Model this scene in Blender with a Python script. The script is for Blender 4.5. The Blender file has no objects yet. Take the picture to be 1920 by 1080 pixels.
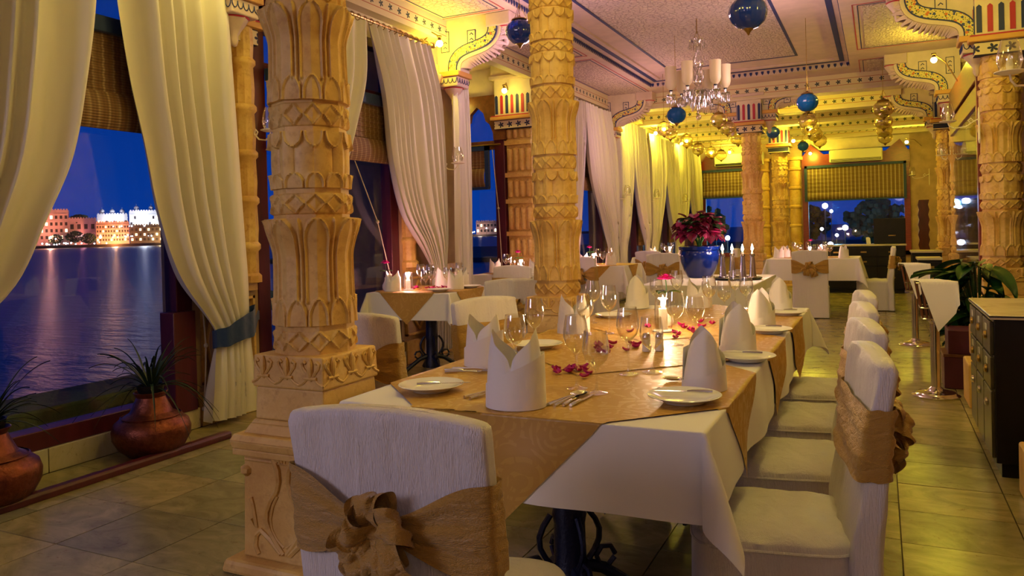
import bpy, bmesh, math, random
from math import sin, cos, pi, sqrt, hypot, atan2, radians
from mathutils import Vector, Matrix
random.seed(7)
S = bpy.context.scene
COL = S.collection

# ------------------------------------------------------------------ camera
cam = bpy.data.cameras.new('camera')
camo = bpy.data.objects.new('camera', cam)
COL.objects.link(camo)
def cam_matrix(yaw, pit, rol, loc):
    r = Vector((cos(yaw), sin(yaw), 0)); f = Vector((-sin(yaw), cos(yaw), 0)); u = Vector((0, 0, 1))
    f2 = f*cos(pit)+u*sin(pit); u2 = -f*sin(pit)+u*cos(pit)
    r2 = r*cos(rol)+u2*sin(rol); u3 = -r*sin(rol)+u2*cos(rol)
    m = Matrix((r2, u3, -f2)).transposed().to_4x4()
    m.translation = loc
    return m
camo.matrix_world = cam_matrix(.44789, -.00981, -.026755, (0, 0, 1.27))
cam.sensor_width = 36
cam.lens = 36*1435.3/1920
cam.shift_y = (449.6-540)/1920
cam.clip_start = .05
cam.clip_end = 6000
S.camera = camo

# ------------------------------------------------------------------ world: clear sky after dusk
w = bpy.data.worlds.new('dusk'); S.world = w; w.use_nodes = True
nt = w.node_tree; nt.nodes.clear()
wo = nt.nodes.new('ShaderNodeOutputWorld'); bg = nt.nodes.new('ShaderNodeBackground')
tc = nt.nodes.new('ShaderNodeTexCoord'); sp = nt.nodes.new('ShaderNodeSeparateXYZ'); cr = nt.nodes.new('ShaderNodeValToRGB')
nt.links.new(tc.outputs['Generated'], sp.inputs[0]); nt.links.new(sp.outputs['Z'], cr.inputs[0])
e = cr.color_ramp.elements
e[0].position = 0; e[0].color = (.002, .035, .24, 1); e[1].position = .6; e[1].color = (.001, .012, .10, 1)
nt.links.new(cr.outputs[0], bg.inputs['Color']); bg.inputs['Strength'].default_value = 1.0
nt.links.new(bg.outputs[0], wo.inputs[0])

S.view_settings.view_transform = 'Standard'; S.view_settings.look = 'None'
S.view_settings.gamma = 1; S.view_settings.use_curve_mapping = False
S.view_settings.exposure = 0.35

YEL = (1.0, .81, .05); PINK = (1.0, .62, .68); LAV = (.86, .74, 1.0)
def lamp(name, kind, loc, power, color, size=.1, rot=None, size_y=None, spread=None):
    l = bpy.data.lights.new(name, kind); l.energy = power; l.color = color
    if kind == 'AREA':
        l.size = size
        if size_y: l.shape = 'RECTANGLE'; l.size_y = size_y
        if spread: l.spread = spread
    else: l.shadow_soft_size = size
    if kind == 'SPOT': l.spot_size = spread or 1.5; l.spot_blend = .6
    o = bpy.data.objects.new(name, l); COL.objects.link(o); o.location = loc
    if rot: o.rotation_euler = rot
    return o
# added lavender fill lights behind the viewer, and yellow overhead lights added without fixtures
lamp('lavender_fill', 'AREA', (-3.6, -2.6, 2.3), 42, LAV, 1.3, (radians(74), 0, radians(-30)))
lamp('lavender_fill', 'POINT', (.9, -1.8, 2.6), 11, LAV, .3)
for x, y, z, p in ((-3.6, 3.75, 3.3, 10), (-.1, 2.6, 3.35, 34), (-1.9, 3.7, 3.35, 22), (.3, 5.0, 2.9, 20)):
    lamp('overhead_fill', 'POINT', (x, y, z), p, (1, .80, .20), .16)
lamp('pink_fill', 'POINT', (-2.9, 6.9, 2.95), 26, (1, .58, .78), .2); lamp('pink_fill', 'POINT', (-1.0, 8.6, 2.9), 16, PINK, .2); lamp('pink_fill', 'POINT', (-2.9, 11.2, 2.6), 22, (1, .5, .72), .2)  # added pink fill lights in mid-air, no lamps hang there

# ------------------------------------------------------------------ materials
def M(name):
    m = bpy.data.materials.new(name); m.use_nodes = True
    n = m.node_tree.nodes; b = n['Principled BSDF']
    return m, m.node_tree, b
def nd(t, kind, **kw):
    n = t.nodes.new(kind)
    for k, v in kw.items():
        if k in ('operation', 'blend_type', 'data_type', 'wave_type', 'bands_direction', 'feature', 'distance', 'rings_direction', 'wave_profile', 'noise_dimensions'): setattr(n, k, v)
        else:
            s = n.inputs[int(k[1:])] if k[0] == '_' and k[1:].isdigit() else n.inputs[k]
            if hasattr(v, 'is_output') : t.links.new(v, s)
            else: s.default_value = v
    return n
def math_(t, op, a, b=None, c=None):
    n = nd(t, 'ShaderNodeMath', operation=op)
    for i, v in enumerate((a, b, c)):
        if v is None: continue
        if hasattr(v, 'is_output'): t.links.new(v, n.inputs[i])
        else: n.inputs[i].default_value = v
    return n.outputs[0]
def ramp(t, fac, stops):
    r = t.nodes.new('ShaderNodeValToRGB'); t.links.new(fac, r.inputs[0])
    el = r.color_ramp.elements
    while len(el) < len(stops): el.new(.5)
    for q, (p, c) in zip(el, stops): q.position = p; q.color = (*c, 1) if len(c) == 3 else c
    return r.outputs[0]
def mix(t, fac, a, b, bt='MIX'):
    n = t.nodes.new('ShaderNodeMix'); n.data_type = 'RGBA'; n.blend_type = bt
    for s, v in ((n.inputs[0], fac), (n.inputs[6], a), (n.inputs[7], b)):
        if hasattr(v, 'is_output'): t.links.new(v, s)
        elif isinstance(v, (int, float)): s.default_value = v
        else: s.default_value = (*v, 1)
    return n.outputs[2]
def pos(t, obj=True, scale=None):
    c = t.nodes.new('ShaderNodeTexCoord').outputs['Object']
    if scale:
        mp = t.nodes.new('ShaderNodeMapping'); t.links.new(c, mp.inputs[0]); mp.inputs['Scale'].default_value = scale
        c = mp.outputs[0]
    return c
def bump(t, b, h, strength=.3, dist=.01):
    n = nd(t, 'ShaderNodeBump'); n.inputs['Strength'].default_value = strength; n.inputs['Distance'].default_value = dist
    t.links.new(h, n.inputs['Height']); t.links.new(n.outputs[0], b.inputs['Normal'])
def noise(t, vec, scale, detail=4, rough=.55, dist=0):
    n = nd(t, 'ShaderNodeTexNoise'); t.links.new(vec, n.inputs['Vector'])
    n.inputs['Scale'].default_value = scale; n.inputs['Detail'].default_value = detail
    n.inputs['Roughness'].default_value = rough; n.inputs['Distortion'].default_value = dist
    return n.outputs['Fac']
def plain(name, col, rough=.5, metal=0, var=0, vs=8, bmp=0, bs=60, scale=None, spec=None, bd=.01, emit=None, sheen=0):
    m, t, b = M(name)
    b.inputs['Base Color'].default_value = (*col, 1); b.inputs['Roughness'].default_value = rough; b.inputs['Metallic'].default_value = metal
    if spec is not None: b.inputs['Specular IOR Level'].default_value = spec
    if sheen: b.inputs['Sheen Weight'].default_value = sheen
    p = pos(t, scale=scale)
    if var:
        f = noise(t, p, vs, 5)
        c2 = tuple(x*(1-var) for x in col); c3 = tuple(min(1, x*(1+var*.5)) for x in col)
        t.links.new(ramp(t, f, [(.3, c2), (.7, c3)]), b.inputs['Base Color'])
    if bmp: bump(t, b, noise(t, p, bs, 4), bmp, bd)
    if emit: b.inputs['Emission Color'].default_value = (*emit[0], 1); b.inputs['Emission Strength'].default_value = emit[1]
    return m
MT = {}
def sandstone():
    m, t, b = M('sandstone'); p = pos(t)
    f = noise(t, p, 3.2, 6, .65); g = noise(t, p, 26, 4, .6)
    c = ramp(t, f, [(.3, (.52, .28, .065)), (.5, (.68, .43, .115)), (.72, (.82, .61, .22))])
    c = mix(t, ramp(t, g, [(.52, (0, 0, 0)), (.74, (.7, .7, .7))]), c, (.46, .22, .045))
    t.links.new(c, b.inputs['Base Color'])
    b.inputs['Roughness'].default_value = .48
    bump(t, b, noise(t, p, 70, 5, .7), .28, .006)
    return m
MT['stone'] = sandstone()
def marble(name, cols, rnd=True):
    m, t, b = M(name); p0 = pos(t)
    oi = t.nodes.new('ShaderNodeObjectInfo')
    ad = nd(t, 'ShaderNodeVectorMath', operation='ADD'); t.links.new(p0, ad.inputs[0])
    sc = nd(t, 'ShaderNodeVectorMath', operation='SCALE'); sc.inputs[0].default_value = (31, 17, 9); t.links.new(oi.outputs['Random'], sc.inputs['Scale']); t.links.new(sc.outputs[0], ad.inputs[1])
    mp = t.nodes.new('ShaderNodeMapping'); t.links.new(ad.outputs[0], mp.inputs[0]); mp.inputs['Scale'].default_value = (1, 1.7, 1); mp.inputs['Rotation'].default_value = (0, 0, .35)
    f = noise(t, mp.outputs[0], 3.5, 8, .65, 1.2)
    c = ramp(t, f, [(.25, cols[0]), (.5, cols[1]), (.75, cols[2])])
    v = noise(t, mp.outputs[0], 9, 6, .75, 2.5)
    c = mix(t, ramp(t, v, [(.60, (0, 0, 0)), (.68, (.75, .75, .75)), (.74, (0, 0, 0))]), c, (.16, .085, .03))
    r = ramp(t, oi.outputs['Random'], [(0, (.72, .78, .72)), (.3, (1.05, .98, .85)), (.55, (.86, .9, .82)), (.8, (1.1, 1.04, .9)), (1, (.7, .72, .66))])
    t.links.new(mix(t, 1, c, r, 'MULTIPLY'), b.inputs['Base Color'])
    b.inputs['Roughness'].default_value = .26
    bump(t, b, noise(t, p0, 40, 3), .05, .004)
    return m
MT['tile'] = marble('marble_tile', ((.165, .15, .065), (.29, .255, .125), (.42, .36, .18)))
MT['skirt'] = marble('marble_skirting', ((.46, .42, .27), (.6, .55, .38), (.66, .62, .45)))
MT['grout'] = plain('grout', (.11, .075, .04), .8, var=.3)
MT['burg'] = plain('burgundy_wood', (.085, .010, .016), .38, var=.35, vs=14, bmp=.12, bs=50, scale=(1, 1, .2))
MT['brown'] = plain('brown_wood', (.16, .055, .018), .4, var=.4, vs=14, bmp=.1, bs=50)
MT['redwood'] = plain('red_wood', (.20, .025, .018), .35, var=.3, vs=10, scale=(1, 1, 6))
def cloth(name, col, bs=900, rough=.75, b=.12, wr=.35, ws=7, sheen=.2, stretch=(1, 1, 1)):
    m, t, bb = M(name); p = pos(t, scale=stretch)
    bb.inputs['Base Color'].default_value = (*col, 1); bb.inputs['Roughness'].default_value = rough; bb.inputs['Sheen Weight'].default_value = sheen
    h = math_(t, 'ADD', math_(t, 'MULTIPLY', noise(t, p, bs, 2), b), math_(t, 'MULTIPLY', noise(t, p, ws, 3, .5, .6), 1.6))
    bump(t, bb, h, wr, .02)
    return m
MT['linen'] = cloth('white_linen', (.78, .76, .70), ws=6, wr=.16)
MT['napkin'] = cloth('white_napkin', (.82, .79, .73), ws=14, wr=.16)
MT['satin'] = cloth('ivory_satin', (.74, .70, .66), ws=7, wr=.55, rough=.36, bs=150, b=.55, stretch=(3, 3, .30))
MT['sash'] = cloth('gold_sash', (.43, .24, .030), ws=24, wr=.5, rough=.42, bs=260, b=.45, stretch=(1, 1, 2.4))
MT['curtain'] = cloth('ivory_curtain', (.70, .66, .56), ws=3, wr=.10, rough=.7, b=.05)
MT['navy'] = cloth('navy_cloth', (.002, .028, .11), ws=9, wr=.3, rough=.6)
def damask():
    m, t, b = M('gold_damask'); p = pos(t)
    ds = noise(t, p, 4.5, 2, .5)
    mp = nd(t, 'ShaderNodeVectorMath', operation='ADD'); t.links.new(p, mp.inputs[0])
    nz = nd(t, 'ShaderNodeTexNoise'); t.links.new(p, nz.inputs['Vector']); nz.inputs['Scale'].default_value = 5; nz.inputs['Detail'].default_value = 1
    s2 = nd(t, 'ShaderNodeVectorMath', operation='SCALE'); t.links.new(nz.outputs['Color'], s2.inputs[0]); s2.inputs['Scale'].default_value = .22; t.links.new(s2.outputs[0], mp.inputs[1])
    vo = nd(t, 'ShaderNodeTexVoronoi'); t.links.new(mp.outputs[0], vo.inputs['Vector']); vo.inputs['Scale'].default_value = 6
    k = math_(t, 'SINE', math_(t, 'MULTIPLY', vo.outputs['Distance'], 34.0))
    k2 = math_(t, 'SINE', math_(t, 'MULTIPLY', noise(t, p, 11, 1, .4, 1.5), 26.0))
    k = math_(t, 'MULTIPLY', math_(t, 'GREATER_THAN', k, .25), math_(t, 'GREATER_THAN', k2, -.35))
    t.links.new(mix(t, k, (.45, .25, .034), (.50, .29, .046)), b.inputs['Base Color'])
    t.links.new(math_(t, 'MULTIPLY_ADD', k, -.14, .52), b.inputs['Roughness'])
    bump(t, b, math_(t, 'ADD', k, math_(t, 'MULTIPLY', noise(t, p, 8, 3, .5, .5), 6)), .12, .004)
    return m
MT['damask'] = damask()
def glassy(name, tint=(1, 1, 1), gl=(1, 1, 1), lo=.04, rough=.02, power=3.0, extra=.0):
    m, t, b = M(name); t.nodes.remove(b)
    tr = t.nodes.new('ShaderNodeBsdfTransparent'); tr.inputs[0].default_value = (*tint, 1)
    g = t.nodes.new('ShaderNodeBsdfGlossy'); g.inputs['Color'].default_value = (*gl, 1); g.inputs['Roughness'].default_value = rough
    lw = t.nodes.new('ShaderNodeLayerWeight'); lw.inputs['Blend'].default_value = .5
    f = math_(t, 'MULTIPLY_ADD', math_(t, 'POWER', lw.outputs['Facing'], power), .75, lo)
    mx = t.nodes.new('ShaderNodeMixShader'); t.links.new(f, mx.inputs[0]); t.links.new(tr.outputs[0], mx.inputs[1]); t.links.new(g.outputs[0], mx.inputs[2])
    t.links.new(mx.outputs[0], t.nodes['Material Output'].inputs[0])
    return m
MT['glass'] = glassy('clear_glass', (.97, .97, .94), lo=.09, power=2.2)
MT['pane'] = glassy('window_glass', (.93, .95, 1.0), lo=.045, power=4)
MT['clear'] = glassy('clear_lantern_glass', (.86, .82, .62), lo=.20, rough=.15, power=1.3, gl=(1, .9, .6))
MT['crystal'] = glassy('crystal', (.9, .88, .85), lo=.3, rough=.05, power=1.5)
def blueglass():
    m, t, b = M('blue_glass')
    b.inputs['Base Color'].default_value = (.002, .035, .36, 1); b.inputs['Roughness'].default_value = .08; b.inputs['Coat Weight'].default_value = .6
    b.inputs['Transmission Weight'].default_value = .15
    return m
MT['blue'] = blueglass()
MT['teal'] = plain('teal_glass', (.003, .10, .34), .1)
MT['chrome'] = plain('polished_steel', (.62, .58, .52), .14, 1)
MT['silver'] = plain('silver_plate', (.72, .70, .68), .2, 1)
MT['copper'] = plain('hammered_copper', (.20, .055, .030), .38, .85, var=.4, vs=30, bmp=.5, bs=70, bd=.006)
MT['iron'] = plain('dark_cast_iron', (.010, .012, .028), .35, .3, bmp=.3, bs=90)
MT['black'] = plain('black_lacquer', (.008, .007, .007), .4, var=.3, spec=.25)
MT['olive'] = plain('cabinet_drawer_paint', (.045, .036, .014), .38, var=.25, vs=12)
MT['brass'] = plain('aged_brass', (.42, .27, .08), .3, 1, var=.3, vs=20)
MT['china'] = plain('white_china', (.80, .79, .74), .12)
MT['cream'] = plain('cream_plaster', (.70, .58, .42), .65, var=.12, vs=6, bmp=.08, bs=40)
MT['mauve'] = plain('cream_plaster_moulding', (.60, .46, .38), .65, var=.12, vs=6, bmp=.06, bs=40)
MT['wallp'] = plain('ochre_plaster', (.45, .30, .18), .8, var=.25, vs=4, bmp=.2, bs=30)
MT['red'] = plain('red_paint', (.42, .02, .05), .6); MT['bluep'] = plain('blue_paint', (.01, .02, .12), .6)
MT['orange'] = plain('ochre_paint', (.62, .33, .08), .6)
MT['leaf'] = plain('green_leaf', (.015, .075, .012), .35, var=.5, vs=8)
MT['grass'] = plain('dark_strap_leaf', (.010, .030, .012), .45, var=.4, vs=10)
MT['petal'] = plain('magenta_petal', (.48, .004, .15), .5, var=.3, vs=40)
MT['rose'] = plain('magenta_rose', (.78, .01, .32), .5, var=.3, vs=40)
MT['crimson'] = plain('crimson_leaf', (.20, .008, .055), .35, var=.75, vs=9)
MT['bluepot'] = plain('blue_glazed_ceramic', (.002, .012, .13), .12)
MT['wax'] = plain('candle_wax', (.85, .78, .62), .5)
MT['flame'] = plain('candle_flame', (1, .9, .7), .5, emit=((1, .78, .5), 60))
MT['bulb'] = plain('lamp_bulb', (1, .9, .5), .5, emit=((1, .80, .22), 28))
MT['shade'] = plain('frosted_shade', (.74, .62, .40), .5)
MT['ac'] = plain('ivory_plastic', (.66, .62, .42), .5)
MT['soil'] = plain('soil', (.02, .012, .008), .9)
MT['purple'] = plain('plum_panel', (.085, .012, .035), .5, var=.2)
MT['rope'] = plain('cotton_cord', (.5, .42, .3), .8)
def blind(name, cols, period, along):
    m, t, b = M(name); p = pos(t); s = t.nodes.new('ShaderNodeSeparateXYZ'); t.links.new(p, s.inputs[0])
    a = s.outputs[along]; z = s.outputs['Z']
    k = math_(t, 'SINE', math_(t, 'MULTIPLY', a, 2*pi/period)); k = math_(t, 'MULTIPLY_ADD', k, .5, .5)
    k3 = math_(t, 'MULTIPLY_ADD', math_(t, 'SINE', math_(t, 'MULTIPLY', a, 2*pi/period*2.7)), .25, .25)
    c = mix(t, math_(t, 'MULTIPLY', math_(t, 'POWER', k, 5.0), 1.0), cols[0], cols[1])
    c = mix(t, k3, c, tuple(x*.55 for x in cols[0]))
    hz = math_(t, 'MULTIPLY_ADD', math_(t, 'SINE', math_(t, 'MULTIPLY', z, 2*pi/.016)), .5, .5)
    c = mix(t, math_(t, 'MULTIPLY', hz, .55), c, tuple(x*.35 for x in cols[0]))
    t.links.new(c, b.inputs['Base Color']); b.inputs['Roughness'].default_value = .6
    bump(t, b, hz, .5, .006)
    return m
MT['bamboo'] = blind('woven_bamboo', ((.26, .13, .045), (.50, .34, .15)), .065, 'Y')
MT['bambooX'] = blind('striped_bamboo', ((.20, .11, .035), (.66, .52, .26)), .085, 'X')
MT['bambooS'] = blind('plaid_bamboo', ((.30, .14, .04), (.55, .38, .16)), .06, 'X')
def paper():
    m, t, b = M('embossed_ceiling_paper'); p = pos(t)
    v = nd(t, 'ShaderNodeTexVoronoi'); t.links.new(p, v.inputs['Vector']); v.inputs['Scale'].default_value = 16; v.feature = 'DISTANCE_TO_EDGE'
    wv = nd(t, 'ShaderNodeTexWave'); t.links.new(p, wv.inputs['Vector']); wv.inputs['Scale'].default_value = 9; wv.inputs['Distortion'].default_value = 9; wv.inputs['Detail'].default_value = 2
    c = ramp(t, math_(t, 'MULTIPLY', v.outputs[0], 2.5), [(.05, (.40, .30, .26)), (.3, (.66, .54, .46))])
    t.links.new(c, b.inputs['Base Color']); b.inputs['Roughness'].default_value = .55
    bump(t, b, math_(t, 'ADD', v.outputs[0], math_(t, 'MULTIPLY', wv.outputs['Fac'], .25)), .9, .03)
    return m
MT['paper'] = paper()
def motif(name, axis, period, zc, R, bg, fg, fg2=None, down=False):
    """row of painted lotus motifs along an axis, centred on height zc"""
    m, t, b = M(name); p = pos(t); s = t.nodes.new('ShaderNodeSeparateXYZ'); t.links.new(p, s.inputs[0])
    u = math_(t, 'MULTIPLY', math_(t, 'SUBTRACT', math_(t, 'FRACT', math_(t, 'DIVIDE', s.outputs[axis], period)), .5), period)
    v = math_(t, 'SUBTRACT', s.outputs['Z'], zc)
    r = math_(t, 'SQRT', math_(t, 'ADD', math_(t, 'MULTIPLY', u, u), math_(t, 'MULTIPLY', v, v)))
    a = math_(t, 'ARCTAN2', v, u)
    lim = math_(t, 'MULTIPLY_ADD', math_(t, 'ABSOLUTE', math_(t, 'SINE', math_(t, 'MULTIPLY', a, 2.5))), R*.75, R*.25)
    k = math_(t, 'LESS_THAN', r, lim)
    c = mix(t, k, bg, fg)
    l = math_(t, 'LESS_THAN', math_(t, 'ABSOLUTE', math_(t, 'SUBTRACT', math_(t, 'ABSOLUTE', v), R*1.35)), R*.10)
    c = mix(t, l, c, fg2 or fg)
    t.links.new(c, b.inputs['Base Color']); b.inputs['Roughness'].default_value = .65
    return m
CREAM = (.70, .58, .42); INK = (.012, .016, .07)
def floral():
    m, t, b = M('painted_flowers'); p = pos(t)
    v = nd(t, 'ShaderNodeTexVoronoi'); t.links.new(p, v.inputs['Vector']); v.inputs['Scale'].default_value = 26
    v2 = nd(t, 'ShaderNodeTexVoronoi'); t.links.new(p, v2.inputs['Vector']); v2.inputs['Scale'].default_value = 60
    g = math_(t, 'LESS_THAN', v2.outputs['Distance'], .33)
    c = mix(t, g, (.70, .60, .18), (.03, .07, .015))
    f = math_(t, 'LESS_THAN', v.outputs['Distance'], .36)
    sp = t.nodes.new('ShaderNodeSeparateColor'); t.links.new(v.outputs['Color'], sp.inputs[0])
    fc = mix(t, math_(t, 'GREATER_THAN', sp.outputs[0], .5), (.60, .16, .03), (.03, .05, .22))
    t.links.new(mix(t, f, c, fc), b.inputs['Base Color']); b.inputs['Roughness'].default_value = .6
    return m
MT['floral'] = floral()
def water():
    m, t, b = M('lake_water'); p = pos(t)
    b.inputs['Base Color'].default_value = (.004, .012, .05, 1); b.inputs['Roughness'].default_value = .34; b.inputs['Specular IOR Level'].default_value = .35
    mp = t.nodes.new('ShaderNodeMapping'); t.links.new(p, mp.inputs[0]); mp.inputs['Scale'].default_value = (.5, 1.6, 1)
    bump(t, b, noise(t, mp.outputs[0], 1.2, 5, .65), .35, .25)
    return m
MT['water'] = water()
MT['moss'] = plain('mossy_parapet', (.045, .075, .014), .8, var=.45, vs=7, bmp=.4, bs=30)

# ------------------------------------------------------------------ mesh builder
class G:
    def __init__(s): s.v = []; s.f = []
    def box(s, x0, x1, y0, y1, z0, z1):
        b = len(s.v)
        s.v += [(x0, y0, z0), (x1, y0, z0), (x1, y1, z0), (x0, y1, z0), (x0, y0, z1), (x1, y0, z1), (x1, y1, z1), (x0, y1, z1)]
        s.f += [tuple(b+i for i in q) for q in ((3, 2, 1, 0), (4, 5, 6, 7), (0, 1, 5, 4), (1, 2, 6, 5), (2, 3, 7, 6), (3, 0, 4, 7))]
        return s
    def lathe(s, prof, n=24, c=(0, 0, 0), rf=None, cap=True):
        b = len(s.v)
        for r, z in prof:
            for i in range(n):
                a = 2*pi*i/n; rr = r*(rf(a, z) if rf else 1)
                s.v.append((c[0]+rr*cos(a), c[1]+rr*sin(a), c[2]+z))
        for j in range(len(prof)-1):
            for i in range(n):
                k = (i+1) % n
                s.f.append((b+j*n+i, b+j*n+k, b+(j+1)*n+k, b+(j+1)*n+i))
        if cap:
            if prof[0][0] > 1e-5: s.f.append(tuple(b+i for i in range(n-1, -1, -1)))
            if prof[-1][0] > 1e-5: s.f.append(tuple(b+(len(prof)-1)*n+i for i in range(n)))
        return s
    def tube(s, pts, r, n=8, cap=True):
        pts = [Vector(p) for p in pts]; b = len(s.v); m = len(pts)
        a = None
        for i, p in enumerate(pts):
            d = (pts[min(i+1, m-1)]-pts[max(i-1, 0)]).normalized()
            if a is None:
                a = d.cross(Vector((0, 0, 1)))
                if a.length < .05: a = d.cross(Vector((0, 1, 0)))
            else:
                a = a-d*a.dot(d)
                if a.length < 1e-4: a = d.cross(Vector((0, 0, 1)))
            a = a.normalized(); c = a.cross(d)
            rr = r[i] if isinstance(r, (list, tuple)) else r
            for k in range(n):
                t = 2*pi*k/n; q = p+a*rr*cos(t)+c*rr*sin(t); s.v.append(tuple(q))
        for i in range(m-1):
            for k in range(n):
                l = (k+1) % n
                s.f.append((b+i*n+k, b+i*n+l, b+(i+1)*n+l, b+(i+1)*n+k))
        if cap:
            s.f.append(tuple(b+k for k in range(n-1, -1, -1))); s.f.append(tuple(b+(m-1)*n+k for k in range(n)))
        return s
    def grid(s, fn, nu, nv, cu=False):
        """fn(u,v) u,v in 0..1"""
        b = len(s.v); mu = nu if cu else nu+1
        for j in range(nv+1):
            for i in range(mu): s.v.append(tuple(fn(i/nu, j/nv)))
        for j in range(nv):
            for i in range(nu):
                k = (i+1) % mu
                s.f.append((b+j*mu+i, b+j*mu+k, b+(j+1)*mu+k, b+(j+1)*mu+i))
        return s
    def prism(s, poly, fn, c0, c1):
        """poly list of 2d pts, fn(a,b,c)->3d"""
        b = len(s.v); n = len(poly)
        s.v += [tuple(fn(p[0], p[1], c0)) for p in poly]+[tuple(fn(p[0], p[1], c1)) for p in poly]
        s.f.append(tuple(b+i for i in range(n-1, -1, -1))); s.f.append(tuple(b+n+i for i in range(n)))
        for i in range(n):
            k = (i+1) % n; s.f.append((b+i, b+k, b+n+k, b+n+i))
        return s
    def strip(s, top, bot):
        """quads between two polylines"""
        b = len(s.v); n = len(top); s.v += [tuple(p) for p in top]+[tuple(p) for p in bot]
        for i in range(n-1): s.f.append((b+i, b+i+1, b+n+i+1, b+n+i))
        return s
    def sphere(s, c, r, n=12, m=8, sc=(1, 1, 1)):
        pr = [(sin(pi*j/m)*r, -cos(pi*j/m)*r) for j in range(m+1)]
        b = len(s.v); s.lathe([(max(p[0], 1e-6), p[1]) for p in pr], n, (0, 0, 0), cap=False)
        for i in range(b, len(s.v)):
            x, y, z = s.v[i]; s.v[i] = (c[0]+x*sc[0], c[1]+y*sc[1], c[2]+z*sc[2])
        return s
    def xf(s, fn, b=0):
        for i in range(b, len(s.v)): s.v[i] = tuple(fn(*s.v[i]))
        return s
    def mesh(s, name, mat, smooth=True, angle=40, weld=False):
        me = bpy.data.meshes.new(name); me.from_pydata(s.v, [], s.f)
        bm = bmesh.new(); bm.from_mesh(me)
        if weld: bmesh.ops.remove_doubles(bm, verts=bm.verts, dist=1e-5)
        bmesh.ops.recalc_face_normals(bm, faces=bm.faces); bm.to_mesh(me); bm.free()
        if mat: me.materials.append(MT[mat] if isinstance(mat, str) else mat)
        if smooth:
            me.shade_smooth()
            try: me.set_sharp_from_angle(angle=radians(angle))
            except Exception: pass
        return me
    def out(s, name, mat, parent=None, smooth=True, angle=40, bevel=0, loc=None, label=None, weld=False):
        o = bpy.data.objects.new(name, s.mesh(name, mat, smooth, angle, weld)); COL.objects.link(o)
        if parent: o.parent = parent
        if loc: o.location = loc
        if bevel:
            b = o.modifiers.new('bevel', 'BEVEL'); b.width = bevel; b.segments = 2; b.limit_method = 'ANGLE'
        if label: o['label'] = label
        return o
def thing(name, label, cat, loc=(0, 0, 0), rz=0, group=None, scale=None):
    o = bpy.data.objects.new(name, None); COL.objects.link(o); o.empty_display_size = .1
    o.location = loc; o.rotation_euler = (0, 0, rz)
    if scale: o.scale = (scale,)*3 if isinstance(scale, (int, float)) else scale
    return tag(o, label, cat, group)
def tag(o, label, cat, group=None):
    o['label'] = label; o['category'] = cat
    if group: o['group'] = group
    return o
def struct(o, label=None):
    o['kind'] = 'structure'
    if label: o['label'] = label
    return o
def copy_tree(o, parent=None):
    c = o.copy(); COL.objects.link(c); c.parent = parent
    for ch in list(o.children): copy_tree(ch, c)
    return c
def dup(o, loc, rz=0, label=None, group=None, scale=None):
    c = copy_tree(o); c.location = loc; c.rotation_euler = (0, 0, rz)
    if label: c['label'] = label
    if group: c['group'] = group
    if scale: c.scale = (scale,)*3 if isinstance(scale, (int, float)) else scale
    return c
def spl(tab, t):
    """smooth interpolation in a table [(t,v),...] sorted by t"""
    if t <= tab[0][0]: return tab[0][1]
    if t >= tab[-1][0]: return tab[-1][1]
    for i in range(len(tab)-1):
        if tab[i][0] <= t <= tab[i+1][0]:
            t0, v0 = tab[i]; t1, v1 = tab[i+1]
            m0 = (v1-tab[i-1][1])/(t1-tab[i-1][0]) if i else (v1-v0)/(t1-t0)
            m1 = (tab[i+2][1]-v0)/(tab[i+2][0]-t0) if i+2 < len(tab) else (v1-v0)/(t1-t0)
            h = t1-t0; q = (t-t0)/h
            return (2*q**3-3*q*q+1)*v0+(q**3-2*q*q+q)*h*m0+(-2*q**3+3*q*q)*v1+(q**3-q*q)*h*m1
def sm(x): x = max(0, min(1, x)); return x*x*(3-2*x)
# ================================================================== THE SETTING
ZC = 3.55                       # ceiling height
XL, XR, YF = -4.25, 1.25, 20.0  # left wall, right wall, far wall
# ---- floor: bed plus single marble slabs
floor = struct(G().box(-6.2, 3, -3.2, 21, -.25, -.012).out('floor', 'grout', smooth=False), 'marble tiled floor of the dining hall')
tiles = {}
def tile(x0, x1, y0, y1):
    w_, l_ = round(x1-x0-.005, 3), round(y1-y0-.005, 3)
    k = (w_, l_)
    if k not in tiles:
        tiles[k] = G().box(-w_/2, w_/2, -l_/2, l_/2, -.014, 0).mesh('floor_tile', 'tile', False)
    o = bpy.data.objects.new('floor_tile', tiles[k]); COL.objects.link(o); o.parent = floor
    o.location = ((x0+x1)/2, (y0+y1)/2, random.uniform(-.0008, .0006))
xs = [-2.704+.474*k for k in range(-2, 6)]+[.053]
ys = [.275+.4475*k for k in range(0, 21)]
for i in range(len(xs)-1):
    for j in range(len(ys)-1):
        tile(xs[i], xs[i+1], ys[j], ys[j+1])
yr = [.30+.385*k for k in range(0, 24)]
for j in range(len(yr)-1): tile(.053, .49, yr[j], yr[j+1])
for j in range(0, 8): tile(-4.185, -3.655, .05+.56*j, .05+.56*(j+1))
far = G()
for (x0, x1) in zip(xs[:-1], xs[1:]):
    y = ys[-1]
    while y < 20.5: far.box(x0+.003, x1-.003, y+.003, y+.4425, -.014, -.0005); y += .4475
for x0, x1 in ((.053, .49), (.49, .95)):
    y = yr[-1] if x1 < .6 else .3
    while y < 20.5: far.box(x0+.003, x1-.003, y+.003, y+.38, -.014, -.0005); y += .385
for x0, x1 in ((-4.185, -3.655), (-4.7, -4.19), (-5.2, -4.705), (-5.7, -5.205)):
    y = 4.53 if x1 > -4 else 7.4
    y2 = 20.5 if x1 > -4 else 9.4
    while y < y2: far.box(x0+.003, x1-.003, y+.003, y+.557, -.014, -.0005); y += .56
fo = far.out('far_floor_tiles', 'tile', floor, False); fo['kind'] = 'stuff'
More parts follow.
